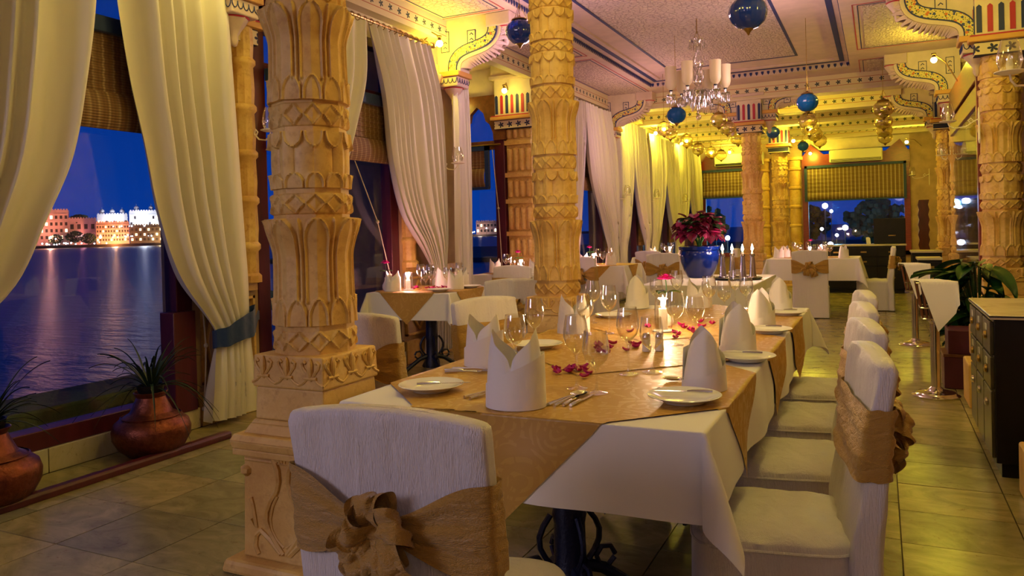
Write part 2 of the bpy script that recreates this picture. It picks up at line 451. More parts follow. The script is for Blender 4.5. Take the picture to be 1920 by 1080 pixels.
# kerb rail on the floor before the window
struct(G().prism([(-.033, 0), (.033, 0), (.033, .03), (.022, .045), (-.022, .045), (-.033, .03)], lambda a, b, c: (-3.80+a, c, b), .9, 3.62).out('trim_1', 'burg', bevel=.004), 'dark red wooden kerb rail lying on the floor before the window')

# ---- left wall
wl = bpy.data.objects.new('wall_left', None); COL.objects.link(wl); struct(wl, 'window wall of stone piers along the lake side')
def piers(segs, name='pier', mat='wallp', x0=XL-.28, x1=XL):
    for a, b, z0, z1 in segs: G().box(x0, x1, a, b, z0, z1).out(name, mat, wl, False)
piers([(-3.2, -2.6, 0, ZC), (3.76, 4.38, 0, ZC), (6.28, 7.45, 0, ZC), (9.5, 10.3, 0, ZC), (12.5, 12.9, 0, ZC), (14.5, 14.8, 0, ZC), (16.9, 17.2, 0, ZC), (19.4, 20.0, 0, ZC)])
WIN = [(-2.6, 3.76), (4.38, 6.28), (10.3, 12.5), (12.9, 14.5), (14.8, 16.9), (17.2, 19.4)]
for a, b in WIN:
    G().box(XL-.28, XL, a, b, 3.12, ZC).out('lintel', 'cream', wl, False)
    G().box(XL-.28, XL+.0, a, b, -.012, .02).out('sill_bed', 'wallp', wl, False)
    y = a
    n = max(1, round((b-a)/.53)); st = (b-a)/n
    for k in range(n): G().box(XL-.05, XL+.058, a+k*st+.003, a+(k+1)*st-.003, 0, .135).out('skirting_slab', 'skirt', wl, False, bevel=.003)
# carved dado panels on the piers
def dado(y0, y1, z1=.95):
    g = G()
    g.box(XL-.02, XL+.055, y0, y1, 0, .22)
    g.box(XL-.02, XL+.04, y0+.03, y1-.03, z1-.06, z1)
    w_ = y1-y0
    for k in range(2):
        a = y0+.05+k*(w_-.07)/2; b = a+(w_-.07)/2-.03
        for (c0, c1, d0, d1) in ((a, b, .27, .29), (a, b, z1-.12, z1-.10), (a, a+.02, .27, z1-.10), (b-.02, b, .27, z1-.10)):
            g.box(XL-.02, XL+.03, c0, c1, d0, d1)
        cy = (a+b)/2
        for s_ in (-1, 1):
            g.tube([(XL+.012, cy+s_*(b-a)*.30*sin(pi*t/10)*(1 if t < 7 else .8), .32+(z1-.46)*t/10) for t in range(11)], .012, 6)
    g.out('carved_dado', 'stone', wl)
for a, b in ((3.78, 4.37), (6.30, 7.43), (9.52, 10.28), (12.51, 12.89)): dado(a, b)
# slender carved half columns on the piers
def halfcol(y, x=XL, parent=wl, h=2.95, r=.075):
    g = G(); prof = [(r*1.25, .95), (r*1.25, 1.0), (r, 1.02)]
    z = 1.02
    while z < h-.2:
        prof += [(r, z+.16), (r*1.22, z+.18), (r*1.22, z+.21), (r, z+.23), (r*1.08, z+.33)]; z += .34
    prof += [(r, h-.1), (r*1.5, h-.04), (r*1.5, h)]
    g.lathe(prof, 20, (x+.02, y, 0), rf=lambda a, z: 1+.045*cos(10*a))
    g.out('half_column', 'stone', parent)
for y in (4.0, 4.27, 6.42, 6.95, 9.75, 10.1, 12.7, 14.65, 17.05): halfcol(y)

# ---- windows on the lake side
def window(n, a, b, label, mull=(), zt=2.56, z0=.135):
    wd = bpy.data.objects.new('window_%d' % n, None); COL.objects.link(wd); struct(wd, label)
    x0, x1 = XL-.10, XL+.01
    g = lambda *q: G().box(*q)
    g(x0, x1+.03, a, b, z0, z0+.105).out('bottom_rail', 'burg', wd, bevel=.006)
    g(x0, x1, a, b, 3.03, 3.12).out('top_rail', 'burg', wd, bevel=.006)
    for y0, y1 in ((a, a+.13), (b-.13, b)): g(x0, x1, y0, y1, z0, 3.12).out('jamb', 'burg', wd, bevel=.006)
    g(x0+.02, x1-.01, a+.1, b-.1, zt, zt+.07).out('transom', 'burg', wd, bevel=.005)
    for y in mull: g(x0, x1-.01, y-.04, y+.04, z0, 3.05).out('mullion', 'burg', wd, bevel=.005)
    G().box(XL-.055, XL-.047, a+.1, b-.1, z0+.09, zt+.02).out('pane', 'pane', wd, False)
    G().box(XL-.055, XL-.047, a+.1, b-.1, zt+.06, 3.05).out('pane', 'pane', wd, False)
    return wd
wd1 = window(1, -2.6, 3.76, 'large lake window with dark red frame behind the copper pots')
G().box(XL-.06, XL+.07, 3.55, 3.73, .13, .80).out('shutter_post', 'burg', wd1, bevel=.006)
window(2, 4.38, 6.28, 'window with dark red frame behind the front carved column')
window(3, 10.3, 12.5, 'window behind pink lit curtains past the alcove')
window(4, 12.9, 14.5, 'window behind the first pair of yellow lit curtains')
window(5, 14.8, 16.9, 'window behind the second pair of yellow lit curtains')
window(9, 17.2, 19.4, 'last window on the lake side before the far wall')

# ---- alcove with a tall shuttered window in its far cheek
al = bpy.data.objects.new('wall_alcove', None); COL.objects.link(al); struct(al, 'window alcove pushed out towards the lake')
G().box(-6.1, XL-.28, 7.2, 7.45, 0, ZC).out('cheek', 'wallp', al, False)
G().box(-6.1, -5.62, 9.5, 9.75, 0, ZC).out('cheek', 'wallp', al, False)
G().box(-4.62, XL-.28, 9.5, 9.75, 0, ZC).out('cheek', 'wallp', al, False)
G().box(-5.62, -4.62, 9.5, 9.75, 0, .5).out('cheek', 'wallp', al, False)
G().box(-5.62, -4.62, 9.5, 9.75, 3.1, ZC).out('cheek', 'cream', al, False)
G().box(-6.1, -5.9, 7.45, 9.5, 0, .7).out('parapet', 'wallp', al, False)
G().box(-6.1, -5.9, 7.45, 9.5, 2.7, ZC).out('lintel', 'wallp', al, False)
wd = bpy.data.objects.new('window_6', None); COL.objects.link(wd); struct(wd, 'narrow window with a trefoil top light in the alcove')
for q in ((-5.60, -5.24, .5, 3.1), (-4.75, -4.60, .5, 3.1)): G().box(q[0], q[1], 9.40, 9.5, q[2], q[3]).out('jamb', 'burg', wd, bevel=.006)
G().box(-5.24, -4.75, 9.42, 9.5, .5, .62).out('bottom_rail', 'burg', wd, bevel=.004)
G().box(-5.24, -4.75, 9.42, 9.5, 2.42, 2.54).out('transom', 'brown', wd, bevel=.004)
hd = [(-.245, 0), (-.24, .10), (-.19, .22), (-.13, .27), (-.10, .38), (0, .47), (.10, .38), (.13, .27), (.19, .22), (.24, .10), (.245, 0)]
def headboard():
    out = [(-.42, -.02), (-.42, .62), (.42, .62), (.42, -.02)]
    poly = [(-.42, 0), (-.42, .62), (.42, .62), (.42, 0)]+[(x, z) for x, z in reversed(hd)]
    return G().prism(poly, lambda a, b, c: (-4.995+a, c, 2.54+b), 9.38, 9.46)
headboard().out('trefoil_head', 'brown', wd, smooth=False)
G().box(-5.24, -4.75, 9.455, 9.462, .6, 2.44).out('pane', 'pane', wd, False)
G().box(-5.24, -4.75, 9.455, 9.462, 2.53, 3.05).out('pane', 'pane', wd, False)
G().tube([(-5.5, 9.33, 2.47), (-4.62, 9.33, 2.47)], .014, 8).out('curtain_rod', 'brass', wd)

# carved stone pier between alcove and hall (front face visible)
def carved_panel(x0, x1, y, parent, z0=.5, z1=2.7):
    g = G(); z = z0; k = 0
    g.box(x0, x1, y, y+.05, z0, z1)
    while z < z1-.1:
        h = (.34, .10, .26, .10)[k % 4]; h = min(h, z1-z)
        if k % 2: g.box(x0-.01, x1+.01, y-.05, y+.01, z+.02, z+h-.02)
        else:
            n = 4
            for i in range(n):
                a = x0+(x1-x0)*(i+.5)/n; r = (x1-x0)/n*.46
                g.lathe([(r*.7, z+.01), (r, z+.05), (r*.9, z+h*.5), (r*1.05, z+h-.04), (r*.3, z+h-.01)], 10, (a, y, 0))
        z += h; k += 1
    return g.out('carved_panel', 'stone', parent)
carved_panel(-4.59, -4.22, 9.46, al)

# ---- far wall, two windows
wf = bpy.data.objects.new('wall_far', None); COL.objects.link(wf); struct(wf, 'far end wall of the hall with two windows')
FW = [(-4.15, -2.75), (-1.68, .66)]
for x0, x1, z0, z1 in ((-4.55, -4.15, 0, ZC), (-2.75, -1.68, 0, ZC), (.66, 3, 0, ZC), (-4.15, -2.75, 0, .5), (-4.15, -2.75, 2.95, ZC), (-1.68, .66, 0, .5), (-1.68, .66, 3.05, ZC)):
    G().box(x0, x1, YF, YF+.3, z0, z1).out('masonry', 'cream' if z0 > 2 else 'wallp', wf, False)
def fwindow(n, x0, x1, zt, label):
    wd = bpy.data.objects.new('window_%d' % n, None); COL.objects.link(wd); struct(wd, label)
    for a, b in ((x0, x0+.13), (x1-.13, x1)): G().box(a, b, YF-.06, YF+.06, .5, zt).out('jamb', 'redwood', wd, bevel=.006)
    G().box(x0, x1, YF-.06, YF+.06, .5, .6).out('bottom_rail', 'redwood', wd)
    p = [(x0, 2.66), (x0, zt-.06), (x0+.2, zt+.25), (x0+.5, zt), (x1-.5, zt), (x1-.2, zt+.25), (x1, zt-.06), (x1, 2.66)]
    G().prism(p, lambda a, b, c: (a, c, b), YF-.07, YF+.05).out('scalloped_head', 'redwood', wd, False)
    G().box(x0+.1, x1-.1, YF-.01, YF, .55, 2.7).out('pane', 'pane', wd, False)
fwindow(7, -4.15, -2.75, 2.9, 'far end window with dark red frame behind the blue planter')
fwindow(8, -1.68, .66, 2.95, 'wide far end window with dark red frame above the sideboard')
for x in (-2.58, -2.2, -1.85):
    g = G(); pr = [(.17, 0), (.17, .5), (.13, .53)]; z = .55
    while z < 2.6: pr += [(.12, z+.2), (.145, z+.22), (.145, z+.26), (.12, z+.28), (.135, z+.45)]; z += .46
    pr += [(.2, 2.85), (.2, 2.92)]
    g.lathe(pr, 20, (x, YF-.02, 0)).out('half_column', 'stone', wf)

# ---- right wall and the glazed passage
wr = bpy.data.objects.new('wall_right', None); COL.objects.link(wr); struct(wr, 'stone wall on the right with pilasters')
G().box(XR, XR+.3, -3.2, 8.1, 0, ZC).out('masonry', 'wallp', wr, False)
G().box(2.3, 2.6, 7.8, 20.3, 0, ZC).out('masonry', 'wallp', wr, False)
G().box(XR, 2.6, 7.8, 8.1, 0, ZC).out('masonry', 'wallp', wr, False)
G().box(XR-.05, 2.3, 14.9, 15.2, 0, ZC).out('masonry', 'wallp', wr, False)
for i, y in enumerate((9.6, 10.8, 12.2, 13.6)):
    g = G(); pr = [(.22, 0), (.22, .55), (.17, .6)]; z = .6
    while z < 2.6: pr += [(.15, z+.2), (.18, z+.22), (.18, z+.26), (.15, z+.28), (.17, z+.45)]; z += .46
    pr += [(.24, 2.85), (.24, 2.92)]
    g.lathe(pr, 20, (2.28, y, 0), rf=lambda a, z: 1+.03*cos(12*a)).out('pilaster', 'stone', wr)
struct(G().box(-6.2, 3, -3.5, -3.2, 0, ZC).out('wall_back', 'wallp', smooth=False), 'wall behind the viewer')
# glazed screen between the right-hand columns
dr = bpy.data.objects.new('door_1', None); COL.objects.link(dr); struct(dr, 'frameless glass screen under a red wooden lintel')
G().box(.86, .98, 8.62, 11.9, 2.62, 2.95).out('lintel', 'redwood', dr, bevel=.008)
G().box(.88, .96, 8.62, 11.9, 2.40, 2.60).out('head_rail', 'redwood', dr, bevel=.008)
G().box(.86, .98, 8.56, 8.66, 0, 2.95).out('jamb', 'redwood', dr, bevel=.006)
G().box(.90, .912, 8.66, 10.2, .02, 2.42).out('pane', 'pane', dr, False)
G().box(.90, .912, 10.22, 11.9, .02, 2.42).out('pane', 'pane', dr, False)

# ---- ceiling: side panels, coffer, far beams
CX0, CX1, CY0, CY1 = -3.29, -.34, 5.15, 12.2
ce = bpy.data.objects.new('ceiling', None); COL.objects.link(ce); struct(ce, 'painted plaster ceiling with a deep coffer')
for q in ((-6.2, CX0, -3.4, 21), (CX1, 3, -3.4, 21), (CX0, CX1, -3.4, CY0), (CX0, CX1, CY1, 21)):
    G().box(q[0], q[1], q[2], q[3], ZC, ZC+.25).out('soffit', 'mauve', ce, False)
G().box(CX0+.16, CX1-.16, CY0+.16, CY1-.16, ZC+.11, ZC+.25).out('coffer_panel', 'paper', ce, False)
def ring(d0, d1, z0, z1, name, mat):
    """rectangular frame inside the coffer, d = inset from the opening"""
    g = G()
    a0, a1, b0, b1 = CX0+d0, CX1-d0, CY0+d0, CY1-d0; c0, c1, e0, e1 = CX0+d1, CX1-d1, CY0+d1, CY1-d1
    g.box(a0, c0, b0, b1, z0, z1).box(c1, a1, b0, b1, z0, z1).box(c0, c1, b0, e0, z0, z1).box(c0, c1, e1, b1, z0, z1)
    return g.out(name, mat, ce, False)
ring(.0, .20, ZC+.075, ZC+.2, 'coffer_step', 'mauve')
ring(.07, .135, ZC+.071, ZC+.08, 'blue_band', 'bluep')
def inset(x0, x1, y0, y1, z, wdt, mat, name):
    g = G(); t = .004
    g.box(x0, x0+wdt, y0, y1, z-t, z).box(x1-wdt, x1, y0, y1, z-t, z).box(x0, x1, y0, y0+wdt, z-t, z).box(x0, x1, y1-wdt, y1, z-t, z)
    return g.out(name, mat, ce, False)
inset(CX0+.24, CX1-.24, CY0+.24, CY1-.22, ZC+.11, .012, 'red', 'red_line')
inset(CX0+.27, CX1-.27, CY0+.27, CY1-.25, ZC+.11, .009, 'bluep', 'blue_line')
G().box(CX0+.2, -2.80, CY0+.2, CY1-.2, ZC+.105, ZC+.112).box(-1.02, CX1-.2, CY0+.2, CY1-.2, ZC+.105, ZC+.112).box(-2.8, -1.02, 11.5, CY1-.2, ZC+.105, ZC+.112).out('plain_border', 'mauve', ce, False)
inset(-2.83, -.99, CY0+.5, 11.53, ZC+.105, .035, 'bluep', 'dark_line')
# dentil drops round the coffer edge
g = G()
def drop(cx, cy, dx, dy):
    w_ = .019
    for s_, zz in ((1, .012), (-1, .012)): pass
    b = len(g.v)
    q = [(-w_, .062), (w_, .062), (w_, .035), (0, .006), (-w_, .035)]
    n = (dy, -dx)
    for off in (0, .008):
        for a, z in q: g.v.append((cx+dx*a+n[0]*off, cy+dy*a+n[1]*off, ZC+z))
    g.f.append((b, b+1, b+2, b+3, b+4)); g.f.append((b+9, b+8, b+7, b+6, b+5))
    for i in range(5): g.f.append((b+i, b+(i+1) % 5, b+5+(i+1) % 5, b+5+i))
y = CY0+.03
while y < CY1: drop(CX0, y, 0, 1); drop(CX1, y, 0, -1); y += .062
x = CX0+.03
while x < CX1: drop(x, CY1, 1, 0); x += .085
do = g.out('painted_drops', 'bluep', ce, False); do['kind'] = 'stuff'
# embossed paper panels over the aisles
def cpanel(x0, x1, y0, y1):
    G().box(x0, x1, y0, y1, ZC-.008, ZC+.01).out('paper_panel', 'paper', ce, False)
    inset(x0-.05, x1+.05, y0-.05, y1+.05, ZC, .010, 'bluep', 'blue_line')
    inset(x0-.10, x1+.10, y0-.10, y1+.10, ZC, .010, 'red', 'red_line')
for q in ((-4.05, -3.5, 4.75, 6.95), (-4.05, -3.5, 7.8, 9.4), (-4.05, -3.5, 9.8, 12.6), (-4.0, -3.5, 1.0, 4.1), (-.12, .75, 1.0, 5.0), (-.12, .75, 5.8, 7.9), (-.12, .75, 8.9, 11.0), (-.12, .75, 11.9, 13.8), (-3.1, -.5, .6, 4.4)): cpanel(*q)
LOT = motif('lotus_border_far', 'X', .15, 3.43, .036, (.66, .56, .34), (.03, .045, .06), (.40, .10, .06))
LOT2 = motif('lotus_border_side', 'Y', .15, 3.43, .036, (.66, .56, .34), (.03, .045, .06), (.40, .10, .06))
for y, z in ((12.75, 3.32), (14.7, 3.32), (16.4, 3.32), (18.1, 3.32), (19.6, 3.32)):
    G().box(XL, XR, y, y+.28, z, ZC).out('beam', LOT, ce, False)
    G().box(XL, XR, y-.02, y+.30, z-.03, z).out('beam_moulding', 'cream', ce, False)
for x0, x1 in ((XL, XL+.12),):
    for a, b in ((-2.6, 3.7), (4.6, 7.2), (7.6, 12.7), (13.1, 20)): G().box(x0, x1, a, b, 3.32, ZC).out('cornice', LOT2, ce, False)
G().box(XR-.12, XR, -3, 8.1, 3.32, ZC).out('cornice', LOT2, ce, False)
# beam over the second column
G().box(XL, CX0, 7.3, 7.5, 3.28, ZC).out('cross_beam', 'cream', ce, False)
G().box(-3.4, -.25, 4.80, 5.08, 3.32, ZC).out('beam', LOT, ce, False)

# ================================================================== OUTSIDE
lake = tag(G().grid(lambda u, v: (-3000+3600*u, -1500+4500*v, -1.3), 8, 8).out('lake', 'water', smooth=False), 'dark blue lake at night seen through the windows', 'lake')
lake['kind'] = 'stuff'
tag(G().box(-5.15, -4.62, -3, 7.1, -1.5, .27).out('parapet', 'moss', bevel=.02), 'mossy green parapet just outside the big lake window', 'parapet')
def frame_(O, T):
    N = (T[1], -T[0])
    return lambda s_, d, z: (O[0]+T[0]*s_-N[0]*d, O[1]+T[1]*s_-N[1]*d, z)
PF = frame_((-480.6, 359.2), (.5986, .8011))
stone_p = plain('pink_limestone', (.55, .33, .27), .8, var=.2, vs=.2)
white_p = plain('white_limewash', (.72, .70, .66), .8, var=.1, vs=.2)
dark_p = plain('dark_stone', (.10, .07, .06), .8, var=.2, vs=.2)
litw = plain('lit_window', (1, .8, .5), .5, emit=((1, .70, .35), 3.0)); darkw = plain('dark_opening', (.02, .012, .012), .8)
litwhite = plain('white_light_bulb', (1, 1, 1), .5, emit=((.85, .9, 1), 14)); litwarm = plain('warm_light_bulb', (1, .8, .5), .5, emit=((1, .6, .25), 22))
def pbox(g, F, s0, s1, d0, d1, z0, z1):
    b = len(g.v)
    for z in (z0, z1):
        for s_, d in ((s0, d0), (s1, d0), (s1, d1), (s0, d1)): g.v.append(F(s_, d, z))
    g.f += [tuple(b+i for i in q) for q in ((3, 2, 1, 0), (4, 5, 6, 7), (0, 1, 5, 4), (1, 2, 6, 5), (2, 3, 7, 6), (3, 0, 4, 7))]
    return g
def block(label, F, s0, s1, d0, z1, mat, rows, cols, lit=0, z0=-1.3, dome=0, crenel=True, wz=(.2, .9), name='palace_block'):
    t = thing(name, label, 'building', F((s0+s1)/2, d0, z0))
    o = t.location.copy()
    def loc(g):
        g.v = [(v[0]-o.x, v[1]-o.y, v[2]-o.z) for v in g.v]; return g
    loc(pbox(G(), F, s0, s1, d0, d0+14, z0, z1)).out('wall', mat, t, False)
    g = G()
    for k in range(rows): pbox(g, F, s0-.25, s1+.25, d0-.35, d0, z0+(z1-z0)*(wz[0]+(wz[1]-wz[0])*(k+.95)/rows), z0+(z1-z0)*(wz[0]+(wz[1]-wz[0])*(k+.95)/rows)+.45)
    if rows: loc(g).out('string_course', mat, t, False)
    if crenel:
        g = G(); n = int((s1-s0)/1.6)
        for k in range(n): pbox(g, F, s0+(s1-s0)*(k+.2)/n, s0+(s1-s0)*(k+.8)/n, d0, d0+.6, z1, z1+.8)
        loc(g).out('parapet', mat, t, False)
    for r in range(rows):
        za = z0+(z1-z0)*(wz[0]+(wz[1]-wz[0])*(r+.25)/rows); hb = (z1-z0)*(wz[1]-wz[0])/rows*.48
        for c in range(cols):
            sa = s0+(s1-s0)*(c+.5)/cols; hw = (s1-s0)/cols*.25
            loc(pbox(G(), F, sa-hw, sa+hw, d0-.12, d0+.1, za, za+hb)).out('window', litw if (r*7+c*3) % 5 < lit else darkw, t, False)
    for k in range(dome):
        sa = s0+(s1-s0)*(k+.5)/dome; c = F(sa, d0+3, z1)
        G().lathe([(1.3, 0), (1.3, 1.6), (1.7, 1.7), (1.6, 2.6), (.9, 3.4), (.1, 4.0), (.05, 5)], 12, (c[0]-o.x, c[1]-o.y, c[2]-o.z)).out('dome', mat, t)
    return t
block('tall pink floodlit palace wing at the left of the shore', PF, -46, -26, 0, 24.5, stone_p, 4, 7, 1)
block('lower pink palace range with blank walls beside the tall wing', PF, -26, -9.5, -1, 18.5, stone_p, 2, 4, 0)
block('long orange lit palace block with rows of arched windows', PF, -9.5, 10.5, -8, 15.5, stone_p, 4, 12, 1)
block('white lit pavilion roofs behind the orange palace block', PF, -9, 10, 8, 21.5, white_p, 2, 8, 3, dome=3)
block('bright white palace with domed turrets on the right', PF, 11.2, 30, 4, 23.5, white_p, 4, 8, 4, dome=2)
block('dim grey waterfront palace building below the white palace', PF, 11, 42, -10, 13.2, dark_p, 3, 12, 2)
block('small white palace annex at the edge of the jamb', PF, 31, 44, 6, 19, white_p, 3, 5, 3, dome=1)
g = G()
for k in range(40):
    s_ = random.uniform(-46, 42); z = random.choice((1.2, 1.6, 2.0, 5.0)) if s_ < 0 else random.choice((5.2, 12.6, 5.6))
    d = -14 if z < 3 else -11
    g.sphere(PF(s_, d, z), random.uniform(.22, .5), 6, 4)
tag(g.out('promenade_lights', litwhite), 'string of small white lights along the palace waterfront', 'lights')['kind'] = 'stuff'
t = thing('street_lamp', 'single glaring orange lamp before the palace', 'lamp', PF(-7, -15, .6)); G().tube([(0, 0, 0), (0, 0, 4.8)], .15, 6).out('post', dark_p, t); G().sphere((0, 0, 4.8), .9, 10, 8).out('globe', litwarm, t)
t = thing('street_lamp', 'red orange lamp low on the left shore', 'lamp', PF(-38, -15, .6)); G().tube([(0, 0, 0), (0, 0, 1)], .15, 6).out('post', dark_p, t); G().sphere((0, 0, 1), .7, 10, 8).out('globe', litwarm, t)
gs = G(); pbox(gs, PF, -200, 160, -18, 40, -1.6, .6); 
tag(gs.out('shore', dark_p, smooth=False), 'dark far shore below the palace', 'shore')['kind'] = 'structure'
PA = (1.0, .36, .22); 
lamp('palace_floodlight', 'POINT', PF(-36, -14, 6), 70000, (1, .38, .22), 1)
lamp('palace_floodlight', 'POINT', PF(-18, -14, 6), 60000, (1, .30, .36), 1)
lamp('palace_floodlight', 'POINT', PF(2, -19, 4), 30000, (1, .38, .10), 1)
lamp('palace_floodlight', 'POINT', PF(20, -6, 16), 11000, (.9, .92, 1), 1)
lamp('palace_floodlight', 'POINT', PF(1, 0, 19), 5000, (.9, .92, 1), 1)
lamp('palace_floodlight', 'POINT', PF(30, -18, 4), 12000, (1, .6, .2), 1)
# trees on the shore
def tree(label, c, r, h, mat='leafdark'):
    t = thing('shore_tree', label, 'tree', (c[0], c[1], c[2]))
    G().tube([(0, 0, 0), (0, 0, h*.5)], [r*.12, r*.07], 6).out('trunk', dark_p, t)
    rn = random.Random(int(c[0]*10)); g = G()
    for k in range(220):
        a = rn.uniform(0, 6.28); u = rn.uniform(-1, 1); q = r*rn.uniform(.45, 1.1)
        g.sphere((q*cos(a)*sqrt(1-u*u), q*sin(a)*sqrt(1-u*u), h*.62+u*r*.7), r*.13, 5, 3)
    g.out('crown', mat, t, False)
treem = plain('night_foliage', (.02, .05, .02), .8, var=.4, vs=2)
for s_, d, r, h, lb in ((-22, -13, 5, 9, 'round dark tree before the low pink palace range'), (-33, -14, 4, 7, 'dark tree on the left shore under the tall palace wing'), (-14, -14, 4.5, 7, 'dark tree beside the glaring orange lamp'), (-20, 8, 8, 24, 'dark tree top rising behind the pink palace')):
    tree(lb, PF(s_, d, .5), r, h, treem)
# what the alcove window and the far windows look out on
DF = frame_((-280.2, 530.6), (.8843, .4669))
gs = G(); pbox(gs, DF, -90, 90, -6, 30, -1.6, .2)
tag(gs.out('shore', dark_p, smooth=False), 'dark shore seen through the alcove window', 'shore')['kind'] = 'structure'
block('small stone lakeside building seen through the alcove window', DF, -5, 14, 0, 10.5, stone_p, 2, 7, 1, name='lakeside_building')
lamp('shore_floodlight', 'POINT', DF(-2, -9, 3), 2600, (1, .75, .5), 1)
def post_light(name, label, group, base, z, r):
    t = thing(name, label, 'light', base, 0, group)
    h = z-base[2]
    G().tube([(0, 0, 0), (0, 0, h)], r*.25, 5).out('post', dark_p, t)
    G().sphere((0, 0, h), r, 8, 6).out('globe', litwhite, t)
for k, (s_, z) in enumerate(((-8, 2), (-9.5, 2.2), (-6.5, 2.4), (3, 5), (10, 4))): post_light('shore_light', 'small white light on the shore beyond the alcove window', 'white lights beyond the alcove window', DF(s_, -5, .2), z, .45)
rn = random.Random(5)
for k in range(9):
    tree('dark tree outside the far end windows', (-34+8.2*k+rn.uniform(-2, 2), 78+(k % 2)*14, -1.3), 2.6, 4.4, treem)
for o in list(COL.objects):
    if o.get('label') == 'dark tree outside the far end windows': o['group'] = 'trees outside the far end windows'
gs = G().box(-60, 60, 60, 110, -1.6, -.9)
tag(gs.out('garden_bank', treem, smooth=False), 'dark garden bank outside the far end windows', 'bank')['kind'] = 'structure'
for k, (x, z) in enumerate(((-3.6, 2.6), (-3.2, 2.2), (-3.9, .9), (-2.3, .95), (-2.9, .4), (-4.0, -.4), (-3.4, -.3), (-2.6, -.6), (2.2, 2.2), (2.9, 1.9), (1.6, .6), (2.0, .7), (-13.2, 1.6), (-12.4, .9), (-14.0, 2.4), (-11.6, .3))):
    post_light('garden_light', 'small blue white garden light outside the far end windows', 'garden lights outside the far end windows', (x, 61+.35*k, -.9), z, .12 if k % 3 else .2)
lamp('garden_floodlight', 'POINT', (-3, 63, 2.5), 900, (.1, .55, 1), .3)
lamp('garden_floodlight', 'POINT', (2.5, 63, 2), 900, (.1, .8, 1), .3)
lamp('garden_floodlight', 'POINT', (-13, 63, 2), 900, (.1, .5, 1), .3)
# white dome of a garden kiosk
t = thing('garden_kiosk', 'pale lilac domed kiosk outside the wide far end window', 'kiosk', (4.6, 70, -1.3))
for k, r in enumerate((1.9, 1.5)):
    G().tube([(r*cos(pi*a/16), -k*.4, 2.0+r*sin(pi*a/16)) for a in range(17)], .18, 6).out('arch_rib', white_p, t)
G().sphere((0, .6, 2.0), 1.5, 16, 8).out('dome', white_p, t)
G().lathe([(1.6, 0), (1.6, 2.0)], 16, (0, .6, 0)).out('drum', white_p, t)
lamp('kiosk_light', 'POINT', (3.6, 66, 2.5), 260, (.6, .6, 1), .3)
# ================================================================== COLUMNS
def octo(a, k=1.0):
    """radius factor of an octagon with flat faces, blended towards round"""
    q = (a % (pi/4))-pi/8
    return (1-k)+k*cos(pi/8)/cos(q)*1.04
NT = 384
def drum(name, z0, z1, rfun, relief, nz, parent, oct_=.8):
    def fn(u, v):
        a = 2*pi*u; r = rfun(v)*octo(a, oct_)+relief(a, v)
        return (r*cos(a), r*sin(a), z0+(z1-z0)*v)
    g = G().grid(fn, NT, nz, True)
    n = len(g.v); 
    g.f.append(tuple(range(NT-1, -1, -1))); g.f.append(tuple(range(n-NT, n)))
    return g.out(name, 'stone', parent, angle=75)
def cellang(a, n, ph=0):
    q = (a*n/(2*pi)+ph) % 1.0
    return q-.5
def petal_rel(a, t, n, ph=0, hw=.42, tip=.72, h=.010, rim=.10):
    c = abs(cellang(a, n, ph))
    w_ = hw if t < tip else hw*sqrt(max(0, 1-((t-tip)/(1-tip))**1.7))
    d = w_-c
    return h*sm(d/.05)-h*.62*sm((d-rim)/.05)
def tongue_rel(a, t, n, h=.010):
    t = min(t, 1.0); c = abs(cellang(a, n)); w_ = .50*sqrt(max(0, 1-(1-t)**2.4)) if t > 0 else 0
    d = w_-c
    return h*sm(d/.06)-h*.4*sm((d-.1)/.06)
def lotus(v):
    def rel(a, t):
        r = -.004
        if t > .2:
            q = (t-.2)/.8
            r = max(petal_rel(a, q, 8, .5, .41, .74, .017, .055), petal_rel(a, q, 8, 0, .075, .88, .013, .3))-.004
        if t < .25: r = max(r, petal_rel(a, min(1, t/.25), 12, 0, .50, .30, .014, .11)+.001*sm((.25-t)/.08))
        return r
    return rel
def fluted(a, t):
    r = -.009*(1-abs(cos(6*a))**.6)
    if t > .72: r = max(r, tongue_rel(a, (t-.72)/.28, 12, .015))
    if t < .27: r = max(r, petal_rel(a, min(1, t/.27), 12, 0, .50, .30, .013, .11))
    return r
def diamond(a, t):
    c = abs(cellang(a, 12)); k = abs(c*2+abs(t-.5)*2-.92)
    e = min(t, 1-t)
    return (.012*sm(1-k/.2)-.004)*sm(e/.12)
